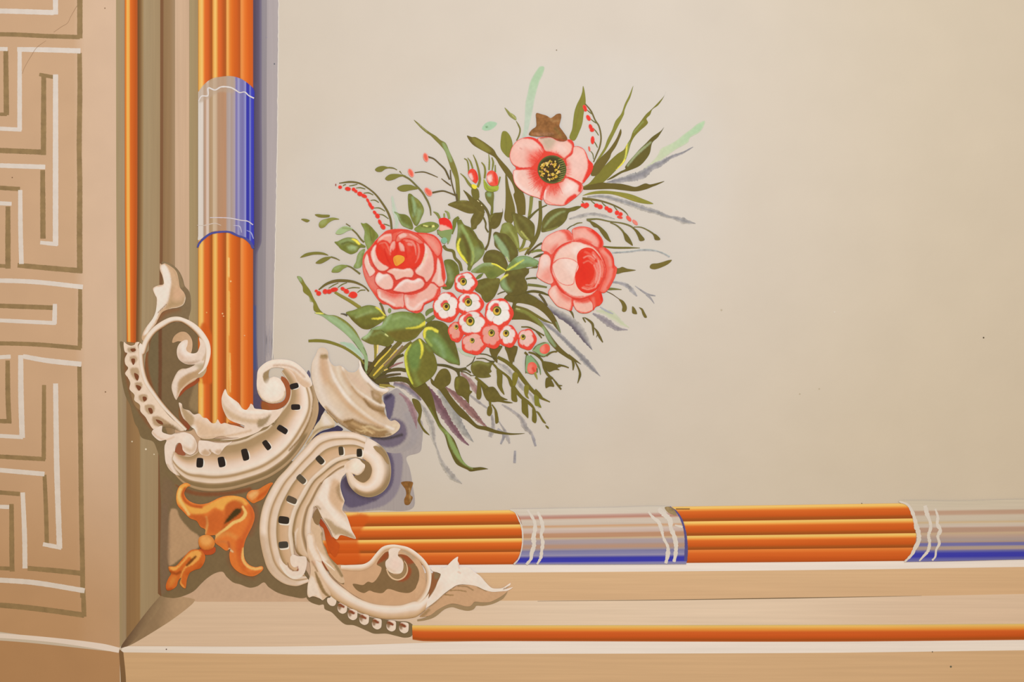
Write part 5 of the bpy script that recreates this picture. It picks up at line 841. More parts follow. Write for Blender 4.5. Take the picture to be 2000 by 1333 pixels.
leaf('big dark leaf below the yellow ribs, ragged on its outer side', 'D3: 400,925 480,905 580,880 650,895 755,865 750,890 660,900 655,945 610,1000 630,1050 640,1120 610,1170 520,1200 440,1200 380,1150 335,1100 330,1030 370,980', '5f562a', "[S('325,1035 360,1000 412,968', (3, 4.5, 3), 'd4cf58', 2.5), F('335,1050 380,1010 400,1080 450,1150 400,1150 345,1110', '88a57e', 10, .8), S('480,940 560,930', 8, '6b6a34', 10, .6), S('450,1130 480,1060', 8, '6c6e36', 8, .5)]", h=2.8)
leaf('dark olive mass of leaves at the bend of the arching blades', 'D3: 395,1240 440,1180 560,1170 640,1180 760,1250 700,1300 520,1290 500,1350 460,1350 470,1280', '5f562a', h=1.9)
leaf('dark toothed leaf beneath the cluster pointing down', 'D6: 420,880 600,860 570,930 530,1000 530,1105 500,1085 450,1020', '62562a', h=1.9)
leaf('second dark toothed leaf beneath the cluster, with a ragged tip', 'D6: 640,870 815,865 812,950 780,1040 770,1100 760,1080 740,1135 700,1070 670,970', '62562a', h=1.92)
leaf('small dark leaf peeping out above the first pink blossom', 'D5: 655,190 700,130 770,105 740,160 700,185', '66703a', h=1.9)
leaf('broad green leaf with yellow rib lying across the vase stems', 'E1: 225,430 300,390 370,370 400,300 480,230 600,195 700,195 800,215 870,205 930,260 940,340 930,400 880,460 820,530 720,580 600,585 520,560 450,500 370,440', '6c7438', "[F('300,400 420,330 500,240 600,210 700,220 860,280 920,330 820,380 700,400 560,420 440,440', '7d9660', 12, .8), S('690,412 800,405 870,385 935,340', (2, 4, 5, 7), 'd6d04e', 3), F('440,470 600,430 800,420 920,400 820,530 700,575 560,570', '6a5c28', 10, .8), S('260,420 380,380 480,240', 6, '92ac88', 6, .7), S('520,300 640,260 760,300', 4, '8fa678', 6, .6)]", h=3.2)
leaf('dim green leaf half hidden beneath the broad yellow-ribbed one', 'E1: 105,545 180,490 240,420 300,410 400,460 480,500 530,580 490,625 450,650 400,640 330,625 230,615 150,580', '6a6a34', "[F('110,540 190,470 250,430 220,500 160,550', '9cb794', 8, .9), S('260,500 360,460 440,500', 5, '7c8c58', 6, .6), S('420,490 450,510', 2.5, 'cfd49a', 2)]", h=3.0)
leaf('large green leaf with two yellow streaks, outermost above the vase mouth', 'D7: 715,340 850,298 960,250 1080,220 1200,240 1290,300 1345,370 1380,400 1330,470 1200,560 1090,610 990,602 900,540 820,465 760,392', '6b6a30', "[F('740,350 900,290 1080,230 1200,260 1260,340 1100,360 900,400 800,390', '7f9258', 12, .8), S('1210,255 1290,310 1345,375', (3, 5, 5), 'dad452', 3), S('1140,440 1240,440 1325,420', (2, 4, 4.5), 'dad050', 3), S('880,420 1000,370 1140,320', 4, '93a676', 6, .6), S('800,440 1000,580 1150,560', 6, '5c5226', 8, .6)]", h=3.1)
leaf('pointed green leaf with a yellow curl against the blossom cluster', 'E1: 935,390 960,340 1040,310 1120,315 1200,350 1265,440 1320,580 1360,720 1388,888 1340,880 1250,860 1180,810 1070,745 1000,670 930,560 905,480', '5f5c2c', "[F('930,430 1000,420 1100,480 1200,600 1300,760 1370,870 1200,820 1060,720 940,560', '6f8a50', 12, .85), S('925,530 935,430 1010,410 1090,450', (5, 6, 5, 6), 'd8d252', 3), S('1060,560 1140,650 1180,780', 8, '83a078', 10, .7), S('940,540 1020,640', 4, 'a8b860', 4, .6)]", h=3.25)
leaf('drooping green leaf with yellow edge, the lowest over the vase stems', 'E1: 865,540 800,575 740,620 690,690 665,760 675,900 710,1030 760,1140 800,1185 880,1150 960,1100 1040,1030 1090,940 1085,840 1050,740 1000,660 930,590', '6a682e', "[F('750,640 860,580 900,700 880,800 850,930 770,980 720,860 710,740', '6c8a50', 12, .8), S('740,625 680,740 685,880 720,1020 770,1130', (4, 6, 6, 5, 3), 'c6cc50', 4, .9), S('862,560 895,640 895,740 875,800', (3, 5, 5, 2), 'd8d24e', 3), F('880,820 960,700 1040,760 1070,900 960,1060 880,1100', '6e6a30', 16, .7), S('790,960 820,1080 860,1140', 8, '7f8c4c', 10, .7), S('930,620 1000,700', 6, '75864c', 6, .5)]", h=3.3)
rl = lambda lb, q, c='635a2b', st='', h=1.9: leaf(lb, q, c, st, h, .4)
rl('round dark leaf nearest the lowest yellow-edged leaf', 'E4: 95,430 150,365 220,355 265,400 288,480 270,560 200,610 140,640 60,590 55,520')
rl('dark pointed oval leaf hanging below the round one', 'E4: 395,455 350,475 333,550 340,630 380,710 440,735 490,780 530,835 540,720 580,668 548,650 540,580 500,500 440,460', '635a2b', "[S('380,500 370,620', 5, '74742f', 6, .6)]")
rl('squarish dark leaf with a jagged edge under the blossoms', 'E4: 565,300 620,250 700,250 780,270 890,250 850,300 830,360 845,395 810,420 835,460 740,482 650,472 600,440 562,370', '6a6432', "[S('600,290 700,270 800,300', 5, '8d9056', 6, .6), F('600,330 800,330 800,460 640,460', '5f552a', 14, .7)]")
rl('dark pear-shaped leaf with a long thorn tip', 'E4: 690,560 740,600 800,605 870,605 930,670 970,730 1065,782 1000,785 1135,822 1060,828 940,808 860,812 790,795 745,730 720,650')
# --- stems that tie the bouquet together ---
layer(1.3)
t = thing('stem_bundle', 'bundle of olive and yellow stems rising from the vase mouth', 'stems', '740,700')
for q, w, c in (('E1: 110,830 190,960 330,1100', (9, 14, 12), '4c4024'), ('E1: 175,1000 170,880 160,780', (5, 5, 5), '7c8a5c'), ('E1: 285,830 290,720 285,610', (4, 5, 6), '8a8038'), ('E1: 312,740 320,620', (2, 3), 'dfc884'), ('E1: 180,990 300,830 400,720 490,620', (6, 8, 9, 7), '5b4f2a'),
                ('E1: 220,1040 330,890 430,790 520,680 620,580', (7, 8, 8, 9, 9), '6b6232'), ('E1: 275,910 340,830 420,750 490,675', (2.5, 3.5, 3, 2), 'cfb84e'), ('E1: 260,1060 380,940 500,820 600,720 760,590', (8, 9, 9, 8, 6), '6e6636'), ('E1: 260,1030 350,930 460,820 570,690', (3, 4, 4, 3), 'cdb44c'), ('E1: 400,900 500,800 650,640', (5, 5, 5), '83705c'),
                ('E1: 300,1090 440,960 560,800 655,755', (6, 7, 7, 5), '4f4a28'), ('E1: 400,960 450,940', (3, 2), 'd8c070'), ('E1: 470,930 560,880 650,852', (2, 4, 2), '8c6468'), ('E1: 380,1000 480,960 600,945 690,960', (5, 6, 7, 7), '564e2c'), ('E1: 300,1080 440,1030 560,1010 620,1005', (5, 6, 5, 3), '574c34'),
                ('E1: 290,1110 440,1085 580,1070 700,1090 800,1170', (7, 9, 10, 10, 8), '574f28'), ('E1: 340,1150 480,1160 540,1180', (5, 5, 2), '8d8040'), ('E1: 340,1170 400,1180 440,1185', (1.5, 2, 1), 'e0d6a0')):
    ribbon('stem', m(q), w, c, t, wob=.06)
t = thing('stem_bundle', 'dark upright stems between the heart leaves and the open flower', 'stems', '1050,440')
for q, w, c in (('D3: 782,130 785,320 760,490 700,610 610,745', (6, 7, 8, 8, 3), '675f2e'), ('D3: 685,80 675,200 655,320', (7, 6.5, 5), '7a7a40'), ('D3: 860,178 800,205 740,245 650,330', (2.4, 3, 4, 6), '5f5a2c'), ('D3: 805,608 750,640 640,735', (4, 3.5, 5), '5c5030'), ('D3: 835,690 740,695 680,715', (4, 5, 3), '70763c'), ('D3: 860,735 780,750 705,775', (6, 6, 2), '565028'),
                ('D3: 610,560 585,640 540,700', (6, 6, 4), '77763c'), ('D3: 660,660 600,680 540,705', (2, 5, 3), '9c9450'), ('D3: 530,740 440,820', (3, 2), '5f5a2c'), ('D3: 745,1005 690,1005 620,1015', (4, 3, 3), '5c5a30'), ('D3: 640,1080 740,1090 860,1110', (5, 5, 3), '6b6c3c'), ('D3: 610,1170 700,1155 800,1170 890,1205', (4, 5, 5, 2), '585028'),
                ('D3: 770,1185 820,1250 860,1320', (4, 5, 4), '5a4f34'), ('D3: 300,1190 340,1170 390,1155', (2, 2.4, 2), '5a5438'), ('D3: 1085,455 1120,425 1160,405', (2, 2, 1.4), '5c5838')):
    ribbon('stem', m(q), w, c, t)
t = thing('stem_bundle', 'thin dark branching stems below the two rosebuds', 'stems', '945,450')
for q, w, c in (('D2: 1330,140 1440,250 1500,330 1540,450 1550,620 1520,830 1470,930', (5, 6, 5, 6, 5, 3.4, 5), '5f562f'), ('D2: 1445,430 1480,520 1480,590 1520,660', (3, 3.5, 3, 3), '605830'), ('D2: 1340,100 1330,200 1400,290 1440,370', (12, 9, 12, 8), '645a2c'), ('D2: 1590,370 1545,420 1540,500', (4, 4, 5), '6c6634'), ('D2: 1350,170 1380,195', (1.5, 1), 'd8d0b4'), ('D2: 1410,240 1425,255', (2, 1), 'd8d0b4'),
                ('D2: 830,860 880,920 980,950 1010,1050 1080,1130 1110,1250', (7, 5, 6, 5, 6, 6), '6a6434')):
    ribbon('stem', m(q), w, c, t)
t = thing('stem_bundle', 'thin dark stems carrying the round leaves under the blossoms', 'stems', '900,720')
for q, w in (('E4: 90,300 220,315 340,360 400,410', (4, 5, 5, 6)), ('E4: 340,360 400,370 500,350', (6, 6, 5)), ('E4: 400,380 500,370 560,410', (3, 3, 3)), ('E4: 385,400 400,460', (6, 4)), ('E4: 500,325 580,265 618,185', (1.6, 2.4, 1.6)), ('E4: 640,150 760,158 830,185 900,220', (1.6, 2, 2, 3)), ('E4: 635,215 740,215 820,250 880,262', (1.4, 2, 2, 4)), ('E4: 550,450 610,448', (1.6, 1.2)), ('E4: 420,395 480,400 560,445', (2, 2, 1.6))):
    ribbon('stem', m(q), w, '565030', t)
def seeds(label, stems, leaves, at, col='6a622c'):
    t = thing('seed_spray', label, 'spray', at)
    for q, w in stems: ribbon('stem', m(q), w, '686028', t)
    for q in leaves:
        c = col
        if isinstance(q, tuple): q, c = q
        shape('leaflet', m(q), c, [], t, dome=.3, step=1.5)
seeds('long olive spray with hanging leaflets, uppermost below the blossoms', [('E4: 925,195 1050,262 1180,375 1290,520 1400,650 1500,740 1645,812', (6, 7, 8, 8, 7, 6, 1.5)), ('E4: 1440,640 1500,700 1540,760', (4, 4, 3))],
      [('E4: 1135,420 1170,400 1208,440 1195,520 1160,600 1120,600 1125,510', '78702c'), ('E4: 1300,580 1350,590 1352,660 1340,720 1355,765 1310,735 1288,660', '79732e'), ('E4: 1430,710 1485,745 1500,820 1525,890 1480,870 1440,855 1430,790', '75752f')], '1000,730')
seeds('olive spray with drop-shaped leaflets in the middle of the lower side', [('E4: 850,275 930,360 1070,470 1130,590 1250,740 1340,810 1410,880 1450,960', (2.6, 4, 4, 8, 7, 6, 5, 3)), ('E4: 850,270 900,320 940,390', (2, 3, 3))],
      ['E4: 915,360 985,410 992,520 990,600 1020,712 960,650 920,570 918,460', 'E4: 1118,600 1172,640 1190,740 1195,805 1150,805 1118,780 1112,690', 'E4: 1262,760 1330,790 1342,880 1345,1032 1300,990 1262,950 1255,850', 'E4: 1405,890 1445,930 1462,1050 1445,1100 1400,1070 1400,980', 'E4: 1455,935 1490,950 1540,1030 1590,1105 1550,1090 1500,1010', 'E4: 1580,1128 1620,1150 1628,1180 1595,1160'], '970,760')
seeds('short spray with club-shaped leaflets beside the pear-shaped leaf', [('E4: 620,470 700,540 780,620', (4, 6, 8)), ('E4: 820,790 830,900', (5, 4)), ('E4: 850,845 905,940 920,1080', (2, 4, 6))],
      ['E4: 655,520 690,550 702,640 705,730 680,775 645,765 635,700 645,620', 'E4: 800,870 845,880 850,960 820,1003 785,985 780,930', 'E4: 885,900 920,960 940,1085 900,1105 890,1010'], '920,750', '685e2a')
t = thing('leaf_sprig', 'dark twig with two toothed leaves beyond the lower small bud', 'sprig', '1070,720')
for q, w in (('E3: 165,855 200,890 210,930', (4, 4, 2)), ('E3: 215,855 300,880 390,960 420,1060 470,1150 530,1200', (3, 4, 4, 5, 5, 4)), ('E3: 530,1195 580,1260 640,1340', (2, 4, 3)), ('E3: 600,1290 655,1290', (4, 1)), ('E3: 600,1020 680,1035 740,1058', (4, 3, 2)), ('E3: 120,525 220,530 310,575 420,640', (2, 2.6, 2.4, 2.4)), ('E3: 310,580 350,620 388,672', (2, 3.4, 2)), ('E3: 785,950 800,1010 795,1088', (4, 5, 2)), ('E3: 820,975 875,1090 885,1150 855,1258', (2, 3, 5, 1.5))):
    ribbon('stem', m(q), w, '615829', t)
for q in ('E3: 410,975 460,978 520,990 600,1020 640,1040 590,1060 620,1085 560,1085 480,1110 440,1060', 'E3: 440,1200 480,1180 510,1210 550,1300 490,1300 440,1320'): shape('leaf', m(q), '62582a', [], t, dome=.3)

# --- buds ---
layer(3.0)
def bud(label, at, parts):
    t = thing('flower_bud', label, 'bud', at)
    for nm, q, c, st in parts:
        if isinstance(st, tuple): ribbon(nm, m(q), st, c, t, wob=.04)
        else:
            p = m(q); layer(HT + .25); shape(nm, p, c, eval(st) if st else [], t, dome=.2, step=1.3)
bud('first closed rosebud, its calyx with a yellow dab', '920,350', [
    ('leaf', 'C5: 900,1100 970,1095 1005,1150 1000,1250 940,1260 900,1190', '6a6430', ''), ('sepal', 'C5: 735,880 800,940 860,1030 920,1090', '7a7a3c', (1, 3, 5, 5)), ('sepal', 'C5: 790,665 830,690 850,760 855,880', '78783c', (1.5, 2.6, 3, 2)), ('sepal', 'C5: 840,655 880,710 915,810', '7c7c40', (1, 3, 3)),
    ('sepal', 'C5: 920,610 960,700 990,800 1010,900 1015,990 985,1080', '78763a', (1, 3, 3.6, 4, 5, 5)), ('petal', 'C5: 845,890 860,840 900,815 945,830 980,890 992,970 960,1025 920,1000 880,960', 'f04a32', "[F('850,900 890,880 920,960 900,990 860,940', 'f8d2c6', 5, .9), S('960,850 975,980', 3, 'e83424', 3)]"), ('calyx', 'C5: 895,1050 930,1040 975,1070 960,1105 920,1100', 'dccf3c', '')])
bud('second closed rosebud, seated in a lime green cup', '960,360', [
    ('stem', 'D2: 1480,40 1590,35 1608,100 1600,200 1590,380 1555,370 1560,260 1510,190 1475,110', '6c6c38', "[F('1500,60 1560,60 1560,110 1510,110', '8aa684', 5, .8)]"), ('sepal', 'C5: 1040,720 1080,770 1095,850 1085,950', '7c7a3a', (1.5, 3.4, 4, 4)), ('sepal', 'C5: 1145,600 1155,700 1150,830', '7c8040', (1, 3, 3)), ('sepal', 'C5: 1190,650 1210,720 1195,840', '7a7a40', (2, 4, 2)),
    ('sepal', 'C5: 1240,760 1240,860', '78783c', (2, 3)), ('sepal', 'C5: 1310,930 1295,1000 1270,1060', '7c7c3c', (3, 3, 3)), ('petal', 'C5: 1115,910 1140,860 1190,840 1245,870 1280,950 1270,1050 1180,1060 1125,1000', 'ef5a42', "[F('1120,930 1180,900 1190,1000 1150,1010', 'f9d8cc', 6, .9), S('1230,880 1255,1030', 4, 'e83a28', 4)]"), ('calyx', 'C5: 1072,960 1100,1000 1150,1060 1200,1070 1285,1065 1280,1120 1220,1145 1140,1140 1095,1110 1075,1050', '99a840', "[S('1090,1010 1140,1110 1240,1130', 3, '7c8034', 3, .7)]")])
bud('stubby red bud with spiky sepals above the peony', '868,450', [
    ('sepal', 'D2: 680,342 740,380 780,450', '7a8048', (1, 5, 4)), ('sepal', 'D2: 855,330 900,360 925,450', '87905a', (1.5, 5, 4)), ('sepal', 'D2: 845,370 848,440', '848a50', (3, 3)), ('sepal', 'D2: 1070,430 1010,480 1000,560 960,680', '6d7236', (6, 8, 6, 5)), ('sepal', 'D2: 745,620 760,690', '70763c', (3, 4)),
    ('petal', 'D2: 765,460 810,440 870,440 930,480 968,560 960,620 880,640 800,640 765,620 775,540', 'ef3226', "[F('770,550 860,560 950,620 860,645 765,625', 'f2b8a6', 4)]"), ('calyx', 'D2: 745,640 800,640 870,625 970,620 960,680 935,780 900,840 880,760 810,740 765,700', '7f9262', ''), ('knob', 'D2: 800,770 830,742 870,745 892,780 870,825 830,830 805,805', '8cb896', '')])
bud('small pink bud turned towards the long arching leaf', '1060,680', [('calyx', 'D6: 1035,920 1080,860 1140,825 1200,805 1270,820 1290,890 1275,960 1210,1015 1140,1000 1080,950', '86a07e', "[S('1050,910 1100,850 1230,805', 2, '5c5a34', 1.5), S('1080,960 1200,1015 1280,960', 2, '5c5a34', 1.5)]"), ('petal', 'D6: 1145,890 1180,850 1240,828 1280,860 1285,920 1240,970 1180,970 1145,940', 'f0624c', "[F('1150,890 1200,860 1210,930 1170,950', 'f49a88', 8, .8)]"),
    ('stem', 'D6: 1240,1000 1310,950 1390,935', '60582c', (3, 3, 2)), ('stem', 'D6: 1370,945 1400,925', '60582c', (3, 3))])
bud('small pink bud hanging down below the blossom cluster', '1040,715', [('sepal', 'D6: 960,990 945,1100 942,1250', '54583a', (5, 4, 2)), ('sepal', 'D6: 1000,1000 1090,1090 1140,1180 1155,1270', '6b8260', (4, 4, 3, 1.5)), ('calyx', 'D6: 955,1000 1000,1005 1060,1060 1110,1150 1100,1240 950,1240 940,1110', '7f9e7c', ''), ('petal', 'D6: 975,1120 1010,1095 1060,1100 1100,1150 1095,1220 1050,1262 990,1255 960,1210', 'f26a54', "[F('970,1150 1030,1130 1030,1230 980,1230', 'f4907c', 8, .7), S('1040,1180 1060,1220', 4, 'e84a38', 4)]"),
    ('sepal', 'D6: 1070,1240 1090,1290 1110,1340', '8c8a44', (4, 4, 1)), ('sepal', 'D6: 1100,1180 1105,1240', '5c5c34', (2, 3))])
blob('x', (0, 0), 1, '000000') if False else None
D7(); tag(blob('leaf', (1425, 310), (3.4, 5), '7c8c5c', [], None, 0, h=1.4, step=1.3), 'tiny green dot just under the peony', 'leaf')
tag(ribbon('twig', m('D7: 1268,180 1300,240 1330,320 1360,400'), (3.4, 4.4, 4, 3), '6c6440', None, h=2.9), 'short olive twig between peony and yellow-streaked leaf', 'twig')
tag(ribbon('twig', m('D7: 630,360 680,365 740,388'), (1.5, 3, 4), '55504a', None, h=2.9), 'tiny dark thorn at the tip of the yellow-streaked leaf', 'twig')
tag(shape('leaf', m('E1: 940,200 980,160 1040,150 1045,185 990,220 950,250'), '6e7a48', [], None, h=2.9), 'small green leaf wedged between peony and cluster', 'leaf')
tag(shape('leaf', m('E1: 940,300 1000,260 1050,235 1065,270 1020,310 960,330'), '6c7444', [], None, h=2.9), 'second small green leaf wedged beside the cluster', 'leaf')

# --- roses ---
PK, PP, RE = 'f3a594', 'f4d0c0', 'ea4430'
GROW = 1.0
def petal(t, q, c, st='', rim=1.3, rc='e63e2a', h=None, soft=2.0, name='petal', dome=.2):
    global HT
    grow = GROW
    HT += .14; rim = max(rim * 1.25, .9); p = m(q); gc = p.mean(0); p = gc + (p - gc) * (grow if name == 'petal' else 1); s_ = (eval(st) if st else []) + ([R(rim, rc, soft, .95)] if rim else [])
    return shape(name, p, c, s_, t, h=h, dome=dome, step=1.4)
layer(3.6)
GROW = 1.03
TONE = (1.0, .9, .87)
t = thing('peony', 'full round red and pink peony with a yellow eye, nearest the vase', 'flower', '785,525')
petal(t, 'D1: 235,370 300,290 390,200 460,145 600,122 740,132 850,168 1000,180 1110,210 1190,290 1222,390 1215,480 1245,620 1268,790 1250,860 1280,910 1200,920 1195,1000 1120,1080 1040,1130 980,1165 950,1240 880,1278 800,1262 700,1215 560,1222 480,1165 400,1150 340,1090 270,990 200,880 140,720 128,560 150,470', 'e9503c', "[F('140,720 128,560 190,500 300,800 340,980 240,930', 'f0a090', 10, .6)]", .8, 'ee6a58', name='petal_base', soft=3)
for q, c, st, rim in (
    ('D1: 320,290 400,200 470,175 530,190 535,280 500,320 400,280', 'f2b09e', "[S('360,280 440,200 520,220', 3, 'f6c8b8', 3)]", 1.2),
    ('D1: 540,190 640,150 760,150 880,200 960,290 900,310 760,260 640,270 560,290 530,260', 'ef6a54', "[F('610,200 680,170 740,200 680,230 620,230', 'f4c8b8', 5, .9), S('760,200 860,240 900,290', 3, 'f4a592', 3, .8), S('700,240 820,250 870,300', 3, 'e8442e', 3, .8)]", 1.0),
    ('D1: 870,190 1000,190 1110,225 1180,300 1210,390 1195,470 1150,500 1080,420 1000,320 930,240', 'f28472', "[F('980,240 1080,270 1160,380 1150,450 1060,350', 'f4a896', 10, .8)]", 1.5),
    ('D1: 145,540 190,455 215,500 240,600 310,700 270,760 225,780 180,700 150,620', 'f5d6c8', "[S('190,470 220,600', 3, 'f8ece2', 3)]", 1.5),
    ('D1: 1155,510 1200,590 1215,700 1225,800 1250,880 1180,915 1110,860 1070,840 1130,700 1140,590', 'f3c4b4', "[S('1160,560 1180,700 1170,850', 5, 'f6dcd0', 5)]", 1.2),
    ('D1: 330,945 420,960 520,1000 600,1010 690,1015 690,1190 590,1212 520,1180 440,1130 370,1085 335,1030', 'f3b8a8', "[F('380,960 560,1000 680,1020 620,1060 540,1070 440,1020', 'ec4a36', 12, .8), S('360,1000 370,1070 450,1100 560,1160', 4, 'f7e2d8', 5), S('470,1150 560,1200 660,1200', 3, 'ea4a38', 3)]", 1.0),
    ('D1: 700,1025 800,1020 900,990 990,940 1060,865 1130,895 1185,975 1150,1060 1060,1120 970,1165 930,1230 860,1250 780,1245 720,1190', 'f4c0b0', "[F('740,1040 880,1010 840,1070 780,1080', 'ee5c48', 12, .7), S('740,1080 750,1180 830,1220 900,1160 1000,1100', 5, 'f8e0d6', 6), S('1170,960 1120,1070 980,1150', 6, 'ec5240', 4)]", 1.4),
    ('D1: 315,290 400,265 500,290 600,285 720,265 850,290 960,300 980,420 950,560 870,640 780,665 600,660 480,650 400,590 330,480 305,380', 'ea3e28', "[S('380,310 440,400 500,470', 5, 'ee6048', 6, .7), F('520,330 560,290 580,340 545,420 530,400', 'f4b4a4', 4, .9), F('625,330 670,330 700,420 660,430 630,380', 'f4b8a8', 4, .9), S('730,300 760,420', 7, 'ee6450', 8, .6), S('690,270 800,280 850,360', 3, 'f29682', 3, .7), S('870,290 900,420 880,520', 3, 'f29480', 3, .6), S('600,300 620,420 560,480', 4, 'e63a26', 4), F('740,440 900,420 860,560 740,600', 'ec4a34', 20, .6), S('360,330 440,310 490,400 510,480', (1, 3, 3, 1), 'f28c76', 2.5, .8), S('560,300 520,370 515,440', (3, 4, 1), 'f5b9aa', 2), S('640,320 670,360 700,430', (4, 6, 1), 'f5beb0', 2), S('720,290 800,300 850,380 860,480', (2, 3, 3, 1), 'f3a290', 2, .8), S('760,330 800,340', 5, 'f3a898', 4, .8), S('880,300 905,400 890,520 850,590', (2, 3, 3, 1), 'f28e7c', 2, .8), S('430,400 460,520 500,600', 3, 'dc2c1c', 3, .7), S('600,420 590,330', 3, 'dc2c1c', 3, .6), S('720,400 730,520', 3, 'dc2c1c', 3, .6)]", .6),
    ('D1: 330,330 335,260 400,205 470,180 525,185 540,260 505,330 460,300 410,285 370,300', 'f3a896', "[S('370,270 430,220 510,210', 4, 'f7cabb', 3)]", 1.4),
    ('D1: 590,300 600,220 660,175 740,165 830,195 920,260 965,320 900,330 840,290 760,262 690,265 640,300', 'f08672', "[F('620,220 690,180 740,210 690,240 640,250', 'f8d0c2', 4, .9), S('780,200 880,260', 3, 'f7b8a8', 3, .8)]", 1.5),
    ('D1: 255,400 290,350 325,340 315,430 345,530 400,590 490,645 450,690 370,700 300,640 250,540 235,460', 'f3cebe', "[S('300,360 270,450 290,560', 4, 'f8e8dc', 4)]", 1.3),
    ('D1: 965,315 1020,350 1070,420 1105,550 1105,700 1060,800 1000,850 960,790 880,750 850,720 850,680 920,600 960,500 975,400', 'f3c6b6', "[F('970,330 1010,400 1000,560 940,660 880,700 930,600 970,480', 'f9ece2', 10, .9), F('980,560 1080,560 1060,720 980,800', 'f2b6a8', 16, .6), S('1000,470 960,580', 3, 'f0cf90', 4, .6)]", 1.3),
    ('D1: 465,712 530,665 600,660 680,672 760,655 810,680 830,730 800,790 700,790 590,825 550,760', 'f4cab8', "[S('560,680 680,690 780,680', 4, 'f9ddcf', 5)]", 1.2),
    ('D1: 298,800 320,740 360,712 410,735 480,735 530,785 555,860 530,940 440,960 360,920 305,860', 'f4cdbf', "[F('310,800 350,730 410,750 470,750 400,800 340,850', 'fbf3ec', 10, .95)]", 1.4),
    ('D1: 548,965 590,900 640,845 730,800 820,818 880,790 940,805 980,870 950,930 860,975 740,1000 620,990', 'f3c6b8', "[F('560,950 640,860 740,815 830,835 900,800 940,820 840,860 720,850 640,910', 'fbf4ee', 8, .95)]", 1.6)):
    petal(t, q, c, st, rim)
layer(HT + .3)
shape('eye', m('D1: 550,520 590,487 650,485 700,510 700,560 650,605 590,632 560,590'), 'f2ae3e', [S('560,530 600,620', 3, 'f0983c', 3)], t, dome=1.0, step=1.3)
layer(3.6)
GROW = 1.0
t = thing('rose', 'layered pink rose with a deep red heart turned away from the peony', 'flower', '1130,525')
shape('petal_base', m('D4: 160,430 260,260 420,180 560,200 700,140 860,230 930,380 1060,500 1100,660 1040,860 920,980 900,1120 760,1200 560,1180 400,1120 280,1020 240,860 150,760 140,560'), 'ec5a46', [], t, step=1.8)
